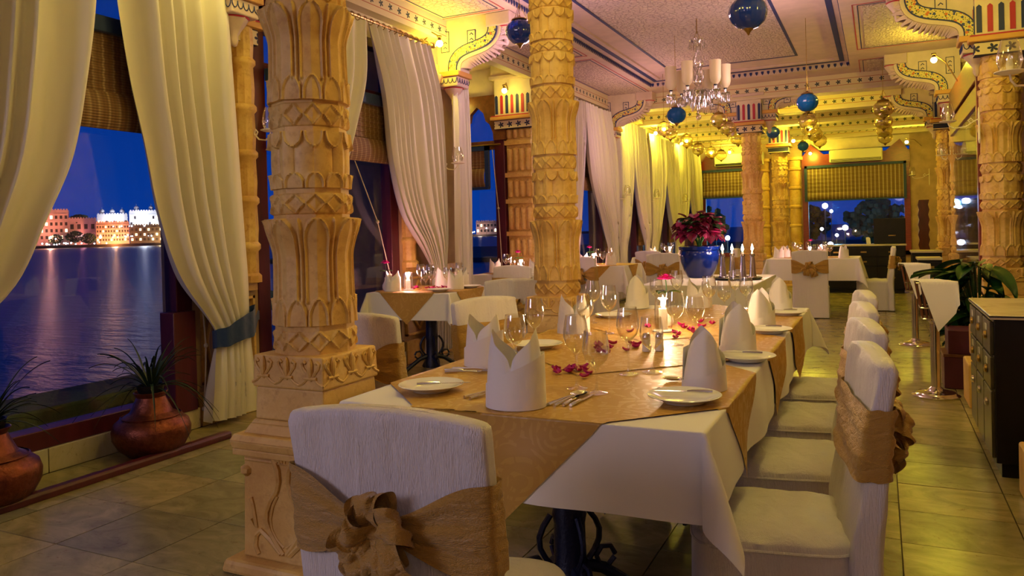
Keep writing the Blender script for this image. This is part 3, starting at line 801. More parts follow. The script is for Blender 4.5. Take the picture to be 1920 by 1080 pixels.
def make_column(label, loc, group=None, tall=False):
    T_ = thing('carved_column', label, 'column', loc, 0, group)
    # --- square pedestal
    def sq(name, s0, s1, z0, z1, bev=.008):
        g = G(); b = []
        g.v = [(x*s/2, y*s/2, z) for s, z in ((s0, z0), (s1, z1)) for x, y in ((-1, -1), (1, -1), (1, 1), (-1, 1))]
        g.f = [(3, 2, 1, 0), (4, 5, 6, 7), (0, 1, 5, 4), (1, 2, 6, 5), (2, 3, 7, 6), (3, 0, 4, 7)]
        return g.out(name, 'stone', T_, False, bevel=bev)
    sq('foot', .54, .52, 0, .05, .015)
    pl = sq('plinth', .415, .40, .05, .46)
    g = G()
    for (p0, p1, z0, z1) in ((.46, .46, .445, .47), (.46, .475, .47, .50), (.475, .45, .50, .525), (.40, .36, .525, .56), (.36, .34, .56, .575)):
        b = len(g.v)
        g.v += [(x*s/2, y*s/2, z) for s, z in ((p0, z0), (p1, z1)) for x, y in ((-1, -1), (1, -1), (1, 1), (-1, 1))]
        g.f += [tuple(b+i for i in q) for q in ((3, 2, 1, 0), (4, 5, 6, 7), (0, 1, 5, 4), (1, 2, 6, 5), (2, 3, 7, 6), (3, 0, 4, 7))]
    g.out('plinth_moulding', 'stone', T_, False, bevel=.004)
    sq('plain_block', .335, .325, .575, .70)
    fb = sq('fleur_block', .345, .335, .70, .825)
    # carving: vase outlines on the plinth, fleurons on the block
    def face_pts(pts, s, k):
        a = k*pi/2
        out = []
        for x, z, off in pts:
            X, Y = x, -s/2-off
            out.append((X*cos(a)-Y*sin(a), X*sin(a)+Y*cos(a), z))
        return out
    for k in range(4):
        g = G()
        for sgn in (-1, 1):
            V = [(.045, .44), (.028, .40), (.024, .36), (.035, .32), (.065, .28), (.085, .24), (.088, .20), (.070, .16), (.040, .12), (.008, .085)]
            g.tube(face_pts([(sgn*x, z, .002) for x, z in V], .41, k), .011, 6)
            V = [(x*.66+.0, z) for x, z in ((.05, .30), (.085, .26), (.105, .21), (.095, .17), (.06, .135), (.01, .11))]
            g.tube(face_pts([(sgn*x, z, .0) for x, z in V], .41, k), .006, 6)
            V = [(.02, .085), (.07, .13), (.115, .16), (.14, .14), (.145, .10), (.13, .07)]
            g.tube(face_pts([(sgn*x, z, .0) for x, z in V], .412, k), .012, 6)
            V = [(.16, .20), (.14, .17), (.155, .25), (.165, .28)]
            g.tube(face_pts([(sgn*x, z, .0) for x, z in V], .41, k), .010, 6)
            g.tube(face_pts([(sgn*.185, z, .0) for z in (.36, .375, .39, .40)], .405, k), [.006, .022, .022, .008], 8)
        g.box(0, 0, 0, 0, 0, 0)
        g.tube(face_pts([(-.19, .425, 0), (.19, .425, 0)], .404, k), .007, 6)
        for x in (-.045, -.02, 0, .02, .045): g.tube(face_pts([(x*.55, .43, .003), (x, .455, .006)], .41, k), [.007, .010], 6)
        g.out('vase_carving', 'stone', T_)
        g = G()
        for cx in (-.115, 0, .115):
            g.tube(face_pts([(cx, .735, .002), (cx, .765, .004), (cx, .80, .006), (cx, .822, .004)], .338, k), [.004, .012, .012, .003], 8)
            for s_ in (-1, 1):
                g.tube(face_pts([(cx+s_*x, z, .002) for x, z in ((.008, .75), (.022, .768), (.036, .785), (.040, .80), (.030, .808), (.024, .80))], .338, k), .0065, 6)
                g.tube(face_pts([(cx+s_*x, z, .0) for x, z in ((.02, .742), (.035, .728), (.0575, .718))], .342, k), .006, 6)
            g.tube(face_pts([(cx-.028, .746, .004), (cx+.028, .746, .004)], .338, k), .007, 6)
        g.out('fleuron_carving', 'stone', T_)
    # --- shaft
    def neck(z0, z1, r): drum('neck', z0, z1, lambda v: r, lambda a, t: 0, 1, T_, .9)
    def band(z0, z1, r): drum('diamond_band', z0, z1, lambda v: r*(.93+.07*max(0, sin(pi*v))**.5), diamond, 14, T_, .9)
    neck(.80, .845, .150); band(.835, .915, .158); neck(.91, .94, .148)
    drum('lotus_drum', .935, 1.345, lambda v: .150-.004*sin(pi*v)+.030*sm((v-.62)/.38)+.004*(1-v), lotus(1), 70, T_)
    neck(1.34, 1.365, .142); band(1.36, 1.44, .155); neck(1.435, 1.465, .140)
    drum('fluted_drum', 1.46, 1.675, lambda v: .147+.006*sin(pi*v), fluted, 44, T_)
    neck(1.67, 1.70, .138); band(1.695, 1.785, .150); neck(1.78, 1.80, .138)
    drum('lotus_drum', 1.795, 2.16, lambda v: .145-.004*sin(pi*v)+.032*sm((v-.6)/.4)+.004*(1-v), lotus(1), 70, T_)
    neck(2.155, 2.175, .142); band(2.17, 2.26, .150); neck(2.255, 2.28, .138)
    drum('fluted_drum', 2.275, 2.48, lambda v: .147+.006*sin(pi*v), fluted, 44, T_)
    neck(2.475, 2.50, .138); band(2.495, 2.56, .150); neck(2.55, 2.58, .138)
    drum('fluted_drum', 2.575, 2.78, lambda v: .145+.006*v, fluted, 44, T_)
    # --- painted capital
    if tall:
        neck(2.775, 2.80, .138); band(2.795, 2.87, .150); neck(2.865, 2.885, .138)
        drum('fluted_drum', 2.88, 3.08, lambda v: .145+.006*v, fluted, 44, T_)
    capital(T_, 0, 0, .40, .40, 3.075 if tall else 2.775)
    return T_
CAPM = {}
def capital(parent, cx, cy, w_, d_, z0, top=None, faces='xy'):
    """lotus band, red/blue barred frieze and slab, as parts"""
    top = top or ZC
    k = (round(z0, 2))
    if k not in CAPM:
        CAPM[k] = (motif('lotus_capital_x', 'X', .13, z0+.055, .042, (.66, .54, .34), INK), motif('lotus_capital_y', 'Y', .13, z0+.055, .042, (.66, .54, .34), INK))
    bx = lambda g, s, za, zb: g.box(cx-w_/2-s, cx+w_/2+s, cy-d_/2-s, cy+d_/2+s, za, zb)
    bx(G(), 0, z0, z0+.115).out('lotus_band', CAPM[k][0 if w_ >= d_ else 1], parent, False, bevel=.004)
    bx(G(), .045, z0+.115, z0+.165).out('ledge', 'orange', parent, False, bevel=.01)
    bx(G(), .03, z0+.165, z0+.180).out('red_fillet', 'red', parent, False)
    bx(G(), -.01, z0+.18, top-.20).out('frieze', 'cream', parent, False)
    bx(G(), .05, top-.20, top-.15).out('top_ledge', 'mauve', parent, False, bevel=.01)
    bx(G(), .025, top-.15, top-.001).out('top_slab', 'cream', parent, False, bevel=.005)
    za, zb = z0+.205, min(top-.25, z0+.46)
    n = max(3, int(w_/.075))
    for i in range(n):
        x = cx-w_/2+w_*(i+.5)/n; m_ = ('bluep', 'red')[i % 2]
        for s_ in (-1, 1):
            yy = cy+s_*(d_/2-.01)
            G().prism([(-.020, za), (.020, za), (.020, zb-.02), (0, zb), (-.020, zb-.02)], lambda a, b, c: (x+a, yy+s_*c, b), -.006, .007).out('painted_bar', m_, parent, False)
    n = max(3, int(d_/.075))
    if 'y' in faces:
        for i in range(n):
            y = cy-d_/2+d_*(i+.5)/n; m_ = ('bluep', 'red')[i % 2]
            for s_ in (-1, 1):
                xx = cx+s_*(w_/2-.01)
                G().prism([(-.020, za), (.020, za), (.020, zb-.02), (0, zb), (-.020, zb-.02)], lambda a, b, c: (xx+s_*c, y+a, b), -.006, .007).out('painted_bar', m_, parent, False)
COL0 = make_column('carved sandstone column nearest the viewer, beside the front chair', (-2.03, 2.40, 0), 'carved columns', True)
dup(COL0, (-2.03, 4.94, 0), pi/2, 'second carved sandstone column, standing behind the long table', 'carved columns')
NT = 160
COL1 = make_column('carved column under the far beam beside the candlesticks', (-1.86, 12.98, 0), 'carved columns')
dup(COL1, (-1.86, 16.9, 0), pi/2, 'carved column at the far end next to the wide window', 'carved columns')
dup(COL1, (1.03, 8.40, 0), 0, 'carved column behind the black cabinet on the right', 'carved columns', (1.08, 1.08, 1))
dup(COL1, (1.03, 11.95, 0), 0, 'carved column seen through the glass screen', 'carved columns')
dup(COL1, (1.03, 14.6, 0), pi/2, 'carved column behind the plants far down the right side', 'carved columns')
dup(COL1, (1.03, 5.68, 0), 0, 'carved column at the right edge above the black cabinet', 'carved columns')
# friezes over the wall piers
for y0, y1, lb in ((3.74, 4.40, 'painted capital over the pier between the first two windows'),):
    t = thing('painted_capital', lb, 'capital', (XL, 4.07, 0)); capital(t, .02, 0, .10, .64, 2.72)
t = thing('painted_capital', 'striped painted capital above the alcove pier', 'capital', (0, 0, 0)); capital(t, -4.33, 9.47, .78, .22, 2.68)
t['label'] = 'striped painted capital above the alcove pier'

# ================================================================== BRACKETS
def bez(p, n):
    out = []
    for i in range(n+1):
        t = i/n; a = (1-t)**3; b = 3*(1-t)**2*t; c = 3*(1-t)*t*t; d = t**3
        out.append((a*p[0][0]+b*p[1][0]+c*p[2][0]+d*p[3][0], a*p[0][1]+b*p[1][1]+c*p[2][1]+d*p[3][1]))
    return out
def offs(c, d):
    out = []
    for i in range(len(c)):
        a = c[max(i-1, 0)]; b = c[min(i+1, len(c)-1)]; dx, dz = b[0]-a[0], b[1]-a[1]; l = hypot(dx, dz)
        out.append((c[i][0]+dz/l*d, c[i][1]-dx/l*d))
    return out
def make_bracket(label, loc, rz, group='painted scroll brackets'):
    """arch bracket growing from a wall at local x=0 towards +x; local z=0 is the corbel ledge"""
    t = thing('scroll_bracket', label, 'bracket', loc, rz, group)
    f = lambda a, b, c: (a, c, b)
    H = ZC-loc[2]
    mid = bez(((.21, .0), (.19, .34), (.72, .12), (.70, H-.12)), 20)
    inner = offs(mid, -.05); outer = offs(mid, .05); rib = offs(mid, .085); rib2 = offs(mid, .16)
    # spandrel wall between scroll and ceiling
    G().prism([(0, 0)]+[(max(x, .01), z) for x, z in outer]+[(.84, H-.002), (0, H-.002)], f, -.10, .10).out('spandrel', 'cream', t, False)
    def band(name, A, B, mat, y):
        g = G(); b = len(g.v); n = len(A)
        for s_ in (-1, 1):
            yy = s_*y
            g.strip([(x, yy, z) for x, z in A], [(x, yy, z) for x, z in B])
        for P in (A, B): g.strip([(x, -y, z) for x, z in P], [(x, y, z) for x, z in P])
        g.out(name, mat, t, False)
    band('floral_scroll', inner, offs(mid, .035), 'floral', .112)
    band('blue_edge', offs(mid, .035), offs(mid, .047), 'bluep', .113)
    band('blue_edge', offs(mid, -.062), offs(mid, -.05), 'bluep', .113)
    band('scroll_rim', outer, rib, 'cream', .10)
    # carved leaves under the scroll
    g = G()
    for i in range(1, 20):
        for q in range(3):
            u = i+q/3
            if u > 19.6: continue
            a = int(u); w_ = u-a
            A = rib[a]; B = rib[min(a+1, 20)]; p = (A[0]+(B[0]-A[0])*w_, A[1]+(B[1]-A[1])*w_)
            A2 = rib2[min(a+1, 20)]
            g.tube([(p[0], -.085, p[1]), ((p[0]*.4+A2[0]*.6), -.05, (p[1]*.4+A2[1]*.6)), (A2[0], 0, A2[1]), ((p[0]*.4+A2[0]*.6), .05, (p[1]*.4+A2[1]*.6)), (p[0], .085, p[1])], .012, 5)
    g.out('carved_leaves', 'mauve', t)
    G().box(-.02, .30, -.15, .15, -.055, 0).out('ledge', 'orange', t, False, bevel=.008)
    g = G().box(0, .27, -.13, .13, -.16, -.055).out('corbel_block', 'mauve', t, False, bevel=.01)
    g = G()
    for s_ in (-1, 1):
        for i in range(5):
            x = .03+.052*i
            g.tube([(x+.026*cos(pi*k/6), s_*.133, -.075-.05*sin(pi*k/6)) for k in range(7)], .004, 4)
    for i in range(5):
        y = -.104+.052*i
        g.tube([(.273, y+.026*cos(pi*k/6), -.075-.05*sin(pi*k/6)) for k in range(7)], .004, 4)
    g.out('scallop_row', 'bluep', t)
    pp = [(.001, -.20), (.018, -.19), (.030, -.16), (.028, -.12), (.060, -.07), (.090, -.03), (.105, 0)]
    def pend(x, z, sc, nm):
        G().lathe([(r*sc, zz*sc) for r, zz in pp], 16, (x, 0, z), rf=lambda a, z: 1+.06*cos(10*a)).out(nm, 'mauve', t)
        G().lathe([(.106*sc, -.006), (.112*sc, 0), (.106*sc, .008)], 16, (x, 0, z)).out('red_ring', 'red', t)
    pend(.15, -.165, 1.0, 'pendant')
    G().box(.62, .90, -.13, .13, H-.14, H-.002).out('end_block', 'mauve', t, False, bevel=.01)
    pend(.80, H-.145, .95, 'pendant')
    for x in (.12, .44):
        for s_ in (-1, 1):
            b = G(); z0, z1, w_ = H-.34, H-.14, .05
            if x < .2: z0, z1 = H-.34, H-.12
            y = s_*.101
            b.box(x-w_, x+w_, min(y, y+s_*.003), max(y, y+s_*.003), z0, z1); b.out('painted_panel', 'cream', t, False)
            g = G()
            for q in ((x-w_, x-w_+.007, z0, z1), (x+w_-.007, x+w_, z0, z1), (x-w_, x+w_, z0, z0+.007), (x-w_, x+w_, z1-.007, z1)):
                g.box(q[0], q[1], min(y, y+s_*.006), max(y, y+s_*.006), q[2], q[3])
            for k in range(3):
                zc = z0+.04+k*.055
                g.tube([(x-.02, y+s_*.003, zc), (x, y+s_*.004, zc+.018), (x+.022, y+s_*.003, zc-.004)], .005, 4)
            g.out('painted_sprig', 'bluep', t, False)
    return t
BR = 3.0
make_bracket('painted scroll bracket on the left wall before the alcove', (XL-.02, 7.22, BR), 0)
make_bracket('pink lit scroll bracket on the left wall by the far curtains', (XL, 12.6, BR), 0)
make_bracket('scroll bracket on the left wall above the first window pier', (XL, 4.07, BR), 0)
make_bracket('largest scroll bracket at the top right corner', (1.0, 8.40, BR-.02), pi)
make_bracket('second scroll bracket on the right with red and blue bars beside it', (1.0, 11.75, BR), pi)
make_bracket('shaded scroll bracket furthest down the right side', (1.0, 14.6, BR), pi)
for k, (x, rz, lb) in enumerate(((-2.0, pi, 'small scroll bracket left of the far column capital'), (-1.72, 0, 'small scroll bracket right of the far column capital'))):
    make_bracket(lb, (x, 12.98, 3.12), rz)

# ================================================================== CURTAINS AND BLINDS
def curtain(label, xp, L, R, zt, zb, n, amp, mat='curtain', tie=None, seed=0, nz=64, axis='y', group='ivory curtains'):
    rn = random.Random(seed); ph = [rn.uniform(-.5, .5) for _ in range(n*2+2)]
    L = sorted(L); R = sorted(R)
    def fn(u, v):
        z = zt+(zb-zt)*v
        a, b = spl(L, z), spl(R, z)
        k = min(int(u*n*2), n*2-1)
        # uneven pleats
        uu = u+.35/n*sin(2*pi*u*1.5+seed)+.12/n*sin(2*pi*u*n*.37+v*2+seed)
        full = .55+.45*sm((zt-z)/.5)
        A = amp*full
        if tie: A *= .35+.65*sm(abs(z-tie)/.45)
        s_ = a+(b-a)*u
        wave = sin(2*pi*n*uu+ph[0]*3)+.35*sin(2*pi*n*2*uu+1+ph[1]*4+2*v)
        return (xp+A*wave+.012*sin(5*v+7*u), s_+.25*A*cos(2*pi*n*uu), z)
    g = G().grid(fn, n*12, nz)
    if axis == 'x': g.xf(lambda x, y, z: (y, x, z))
    y0 = (L[0][1]+R[0][1])/2
    t = thing('curtain', label, 'curtain', (xp, y0, 0) if axis == 'y' else (y0, xp, 0), 0, group)
    o = t.location
    g.xf(lambda x, y, z: (x-o.x, y-o.y, z))
    g.out('drape', mat, t, angle=180)
    # stitched edge hem
    E_ = [(Vector(fn(0, k/40)), Vector(fn(.02, k/40))) for k in range(41)]
    return t, fn
XC = XL+.19
cz = lambda pts: [(z, y) for y, z in pts]
c1, f1 = curtain('ivory curtain at the left edge drawn aside from the big window', XC, cz([(1.75, 3.16), (1.75, 1.7), (1.7, .9), (1.65, .0)]), cz([(2.99, 3.16), (2.972, 2.674), (2.906, 2.2), (2.81, 1.74), (2.646, 1.38), (2.493, 1.075), (2.25, .85), (2.0, .70), (1.98, 0)]), 3.17, .03, 7, .045, tie=.78, seed=1)
c2, f2 = curtain('ivory curtain tied with a navy band left of the front column', XC, cz([(3.10, 3.16), (3.139, 2.718), (3.202, 2.25), (3.282, 1.87), (3.363, 1.447), (3.51, 1.037), (3.80, .64), (3.78, .5), (3.71, .06)]), cz([(4.02, 3.16), (4.037, 2.95), (4.067, 1.83), (4.105, .885), (4.115, .64), (4.146, .03)]), 3.17, .05, 6, .055, tie=.63, seed=2)
c3, f3 = curtain('ivory curtain half hidden behind the front carved column', XC, cz([(4.72, 3.16), (4.62, 2), (4.55, .9), (4.55, 0)]), cz([(5.6, 3.2), (5.54, 2.643), (5.39, 2.25), (5.244, 1.918), (4.95, 1.4), (4.75, .9), (4.85, 0)]), 3.17, .05, 6, .04, tie=.8, seed=3)
c4, f4 = curtain('pink white curtain sweeping right behind the side table', XC, cz([(5.62, 3.17), (5.818, 2.593), (5.914, 1.968), (6.11, 1.477), (6.47, 1.11), (6.62, .85), (6.5, .1)]), cz([(6.62, 3.17), (6.80, 2.58), (6.885, 1.485), (6.88, .85), (6.95, .1)]), 3.17, .08, 9, .05, tie=.85, seed=4)
c5, f5 = curtain('narrow yellow lit curtain beside the alcove window', XC-.02, cz([(7.16, 2.9), (7.17, .1)]), cz([(7.46, 2.9), (7.42, .1)]), 2.95, .08, 4, .035, seed=5)
far_c = [
 ('curtain just right of the second column', [(10.4, 3.25), (10.4, 1), (10.4, .1)], [(11.15, 3.25), (11.0, 2.4), (10.8, 1.2), (10.75, .1)]),
 ('pink lit curtain bellying behind the candle lit tables', [(11.15, 3.25), (11.4, 2.12), (11.98, 1.365), (12.25, .83), (12.2, .1)], [(12.4, 3.25), (12.6, 2.47), (12.7, .8), (12.75, .1)]),
 ('yellow curtain left of the first far sconce', [(12.72, 3.2), (12.76, 2), (12.8, .8), (12.8, .1)], [(13.75, 3.2), (13.6, 2), (13.2, .9), (13.3, .1)]),
 ('pink bottomed yellow curtain right of the first far sconce', [(13.75, 3.2), (13.7, 2.3), (13.95, 1.6), (14.4, .9), (14.3, .1)], [(14.6, 3.2), (14.65, 2.5), (14.65, .75), (14.7, .1)]),
 ('yellow curtain left of the second far sconce', [(14.7, 3.15), (14.72, 2), (14.75, .8), (14.7, .1)], [(16.0, 3.15), (15.8, 2), (15.3, .9), (15.4, .1)]),
 ('pink bottomed yellow curtain right of the second far sconce', [(16.0, 3.15), (16.0, 2.3), (16.3, 1.5), (16.8, .9), (16.7, .1)], [(17.1, 3.15), (17.1, 2), (17.1, .75), (17.15, .1)]),
 ('last but one yellow curtain before the far wall', [(17.2, 3.15), (17.2, 2), (17.2, .8), (17.2, .1)], [(18.4, 3.15), (18.2, 2), (17.6, .9), (17.7, .1)]),
 ('last yellow curtain in the far left corner', [(18.4, 3.15), (18.4, 2.3), (18.7, 1.5), (19.2, .9), (19.1, .1)], [(19.4, 3.15), (19.5, 2), (19.5, .75), (19.5, .1)])]
for i, (lb, L, R) in enumerate(far_c):
    curtain(lb, XC, cz(L), cz(R), L[0][1], .08, 7, .05, tie=.85, seed=10+i, nz=40)
# rods with rings
def rod(label, y0, y1, z, n):
    t = thing('curtain_rod', label, 'curtain rod', (XC, y0, z), 0, 'curtain rods')
    G().tube([(0, 0, 0), (0, y1-y0, 0)], .014, 8).out('rod', 'brass', t)
    ring_ = G(); ring_.grid(lambda u, v: ((.027+.004*cos(2*pi*v))*cos(2*pi*u), .004*sin(2*pi*v), (.027+.004*cos(2*pi*v))*sin(2*pi*u)-.008), 14, 6, True)
    me = ring_.mesh('ring', 'brass')
    for k in range(n):
        o = bpy.data.objects.new('ring', me); COL.objects.link(o); o.parent = t; o.location = (0, (y1-y0)*(k+.5)/n, 0)
    for y in (0, y1-y0):
        G().sphere((0, y, 0), .028, 10, 8).out('finial', 'brass', t)
        G().tube([(0, y, 0), (-.19, y, 0)], .008, 6).out('wall_bracket', 'brass', t)
rod('brass curtain rod over the big lake window', 1.2, 4.1, 3.19, 26)
rod('brass curtain rod over the second window', 4.5, 6.72, 3.19, 24)
# navy tie-back band on the second curtain
def tieband(label, y0, y1, z, hz, hook, seed=0):
    t = thing('curtain_tieback', label, 'tieback', (XC, (y0+y1)/2, z))
    yc = (y0+y1)/2
    def fn(u, v):
        a = 2*pi*u; hw = (y1-y0)/2+.02; r = .075
        y = hw*cos(a); x = r*sin(a)
        dz = -.035*(1-cos(a))*.0+.10*((y+hw)/(2*hw))
        return (x+.006*sin(9*a+seed), y, dz+(v-.5)*hz*(.75+.5*((y+hw)/(2*hw)))+.006*sin(5*a))
    G().grid(fn, 40, 6, True).out('band', 'navy', t, angle=180)
    G().grid(lambda u, v: (-.02-.12*u, hwy(u, y0, y1, hook, yc), .05+.04*u+(v-.5)*.13*(1-.5*u)+.02*sin(9*u)), 12, 5).out('tail', 'navy', t, angle=180)
def hwy(u, y0, y1, hook, yc): return (y1-yc)+(hook-y1)*u
tieband('navy blue tieback holding the curtain by the front column', 3.79, 4.12, .60, .16, 4.34)
# second navy tie of the hidden curtain
t = thing('curtain_tieback', 'navy tieback ribbon beside the front column, lower left', 'tieback', (XC, 4.36, .72))
G().grid(lambda u, v: (.06*sin(pi*u), -.05+.42*u, .10*(1-u)**1.2-.12*u+(v-.5)*.14*(1+.25*sin(7*u))), 20, 6).out('band', 'navy', t, angle=180)
# cords
def cord(label, pts, r=.006):
    t = thing('blind_cord', label, 'cord', pts[0]); o = Vector(pts[0])
    G().tube([tuple(Vector(p)-o) for p in pts], r, 6).out('cord', 'rope', t)
    for k in (len(pts)//2, len(pts)-1):
        p = Vector(pts[k])-o; G().sphere(p, .017, 8, 6).out('knot', 'rope', t)
cord('knotted blind cord hanging by the right jamb of the big window', [(XL+.03, 3.78, 2.5), (XL+.05, 3.79, 1.2), (XL+.06, 3.80, .8), (XL+.07, 3.81, .55), (XL+.065, 3.80, .3), (XL+.06, 3.785, .12)])
cord('slack blind cord across the second window', [(XL+.05, 5.55, 1.95), (XL+.1, 5.8, 1.4), (XL+.12, 5.95, .9)], .005)
cord('blind cord hanging in the alcove window', [(-4.73, 9.3, 2.4), (-4.65, 9.28, 1.6), (-4.60, 9.25, .75)], .006)
def blind_y(label, x, y0, y1, zt, zb, fold, mat='bamboo'):
    t = thing('bamboo_blind', label, 'blind', (x, (y0+y1)/2, zb)); w_ = (y1-y0)/2
    G().grid(lambda u, v: (-.010+.004*sin(v*40), -w_+2*w_*u, (fold+.02)+(zt-zb-fold-.02)*v), 4, 30).out('upper_panel', mat, t)
    G().grid(lambda u, v: (.028*max(0, sin(pi*v))**.7+.01, -w_+2*w_*u, fold*1.08*v), 4, 14).out('lower_fold', mat, t)
    G().box(-.03, .03, -w_-.01, w_+.01, zt-zb-.02, zt-zb+.075).out('valance', 'navy', t, bevel=.004)
blind_y('bamboo roman blind in the big lake window between the curtains', XL+.055, .9, 3.62, 2.56, 1.955, .21)
blind_y('bamboo roman blind in the second window', XL+.055, 4.5, 6.16, 2.50, 1.945, .2)
blind_y('bamboo roman blind behind the curtains right of the second column', XL+.055, 10.4, 12.45, 2.5, 1.9, .2)
def blind_x(label, y, x0, x1, zt, zb, fold, mat):
    t = thing('bamboo_blind', label, 'blind', ((x0+x1)/2, y, zb)); w_ = (x1-x0)/2
    G().grid(lambda u, v: (-w_+2*w_*u, .004*sin(v*40), (fold)+(zt-zb-fold)*v), 4, 30).out('upper_panel', mat, t)
    G().grid(lambda u, v: (-w_+2*w_*u, -.035*max(0, sin(pi*v))**.7-.012, fold*1.06*v), 4, 14).out('lower_fold', mat, t)
    b = .06
    for q in ((-w_-b, -w_, -.02, zt-zb+b), (w_, w_+b, -.02, zt-zb+b)): G().box(q[0], q[1], -.03, .02, q[2], q[3]).out('border', 'navy', t)
    G().box(-w_-b, w_+b, -.03, .02, zt-zb, zt-zb+b).out('border', 'navy', t)
    G().box(-w_-b, w_+b, -.055, .0, -.035, -.0).out('border', 'navy', t)
blind_x('plaid bamboo blind with navy edging in the alcove window', 9.34, -5.28, -4.86, 2.40, 1.90, .24, 'bambooS')
blind_x('striped bamboo blind in the left far end window', YF-.14, -4.07, -2.84, 2.66, 2.02, .14, 'bambooX')
blind_x('wide striped bamboo blind in the right far end window', YF-.14, -1.56, .52, 2.62, 1.85, .16, 'bambooX')
# ================================================================== TABLES
def drape(u, v, a, b, off=0.0, wav=.010, ph=0.0, fl=.34):
    cx = max(-a, min(a, u)); cy = max(-b, min(b, v)); dx, dy = u-cx, v-cy; r = hypot(dx, dy)
    if r < 1e-6: return (u, v, off)
    ex, ey = dx/r, dy/r
    s2 = abs(2*ex*ey)
    tq = u if abs(ey) > abs(ex) else v
    out_ = .012+off+(wav*(sin(tq*9+ph)+.6*sin(tq*17+ph*2))*sm(r/.18) if s2 < .05 else 0)+wav*.6*sm(r/.15)
    corner = fl*s2**1.1*r
    o = out_*(1-.0*s2)+corner
    h = sqrt(max(r*r-corner*corner, 0))
    h = max(0, h-.006)
    return (cx+ex*o, cy+ey*o, off*.6-h if r > .02 else off-h*.8)
def cloth_grid(a, b, ov, n_top, off=0.0, ph=0.0, wav=.010, ov2=None, fl=.34):
    """rectangular cloth hanging ov over a 2a x 2b top"""
    g = G()
    def axis(h, n, ov_):
        t = [-h-ov_+ov_*k/12 for k in range(12)]+[-h+2*h*k/n for k in range(n+1)]+[h+ov_*(k+1)/12 for k in range(12)]
        # finer bend
        t += [-h-.006, -h-.014, h+.006, h+.014]
        return sorted(set(round(x, 5) for x in t))
    U = axis(a, n_top, ov); V = axis(b, max(2, int(n_top*b/a)), ov2 or ov)
    for v in V:
        for u in U: g.v.append(drape(u, v, a, b, off, wav, ph, fl))
    m = len(U)
    for j in range(len(V)-1):
        for i in range(m-1): g.f.append((j*m+i, j*m+i+1, (j+1)*m+i+1, (j+1)*m+i))
    return g
def diamond_cloth(a, b, yc, d, off, ph=0, fl=.34):
    """square overlay laid cornerwise over the table, centred at local y = yc, half diagonal d"""
    g = G(); V = [yc-d+2*d*k/56 for k in range(57)]
    for e in (-b, b):
        if abs(e-yc) < d: V += [e, e-.006, e+.006, e-.016, e+.016]
    V = sorted(set(round(max(yc-d, min(yc+d, v)), 5) for v in V)); n1, n2 = 12, 26
    for v in V:
        w_ = max(d-abs(v-yc), 1e-5); m = min(w_, a)
        side = [0, .03, .07]+[.07+.93*(k+1)/(n1-2) for k in range(n1-2)]
        U = [m+(w_-m)*q for q in side]
        row = [-u for u in reversed(U)]+[-m+2*m*k/n2 for k in range(1, n2)]+U
        for u in row: g.v.append(drape(u, v, a, b, off, .010, ph, fl))
    m = len(row)
    for j in range(len(V)-1):
        for i in range(m-1): g.f.append((j*m+i, j*m+i+1, (j+1)*m+i+1, (j+1)*m+i))
    return g
ZT = .765
def table_base(t, ys, zt):
    for y in ys:
        G().lathe([(.07, .05), (.07, .10), (.055, .14), (.052, .30), (.058, .33), (.052, .36), (.050, zt-.10), (.07, zt-.06), (.07, zt-.04)], 16, (0, y, 0)).out('pedestal', 'iron', t)
        for k in range(4):
            a = k*pi/2+pi/4; c, s_ = cos(a), sin(a)
            g = G().tube([(c*r, y+s_*r, z) for r, z in ((.03, .16), (.12, .13), (.22, .06), (.27, .02))], [.022, .020, .018, .022], 8)
            # cast scrolls on the foot
            g.tube([(c*(.06+.05*sin(q*.6)), y+s_*(.06+.05*sin(q*.6)), .16+.035*q) for q in range(6)], .010, 6)
            g.tube([(c*(.13+.035*cos(q*1.0)), y+s_*(.13+.035*cos(q*1.0)), .17+.035*sin(q*1.0)) for q in range(7)], .009, 6)
            g.out('scrolled_foot', 'iron', t)
def table(label, loc, a, b, zt, rz=0, cloth_label='', over=.24, overlays=(), ov_label='', d=.835, ph=0, pedes=(0,), fl=.34):
    t = thing('dining_table', label, 'table', loc, rz, 'dining tables')
    G().box(-a, a, -b, b, zt-.04, zt-.004).out('table_top', 'brown', t, False, bevel=.004)
    table_base(t, pedes, zt)
    c = cloth_grid(a, b, over, 20, 0, ph, fl=fl).out('tablecloth', 'linen', None, angle=180)
    c.location = (loc[0], loc[1], zt); c.rotation_euler = (0, 0, rz); tag(c, cloth_label, 'tablecloth', 'white tablecloths')
    for k, yc in enumerate(overlays):
        o = diamond_cloth(a, b, yc, d, .0045+.0025*k, ph, fl).out('table_overlay', 'damask', None, angle=180, weld=True)
        o.location = (loc[0], loc[1], zt); o.rotation_euler = (0, 0, rz)
        tag(o, ov_label[k], 'overlay', 'gold damask overlays')
    return t
TX, TY = -.95, 3.41
table('long dining table set for guests in the foreground', (TX, TY, 0), .545, 1.515, ZT, 0, 'white tablecloth hanging over the long foreground table', .235,
      (2.43-TY, 3.30-TY, 4.12-TY), ('gold damask overlay with its corner hanging at the front of the long table', 'gold damask overlay across the middle of the long table', 'gold damask overlay at the far end of the long table'), pedes=(-1.05, 0, 1.05), fl=.42)

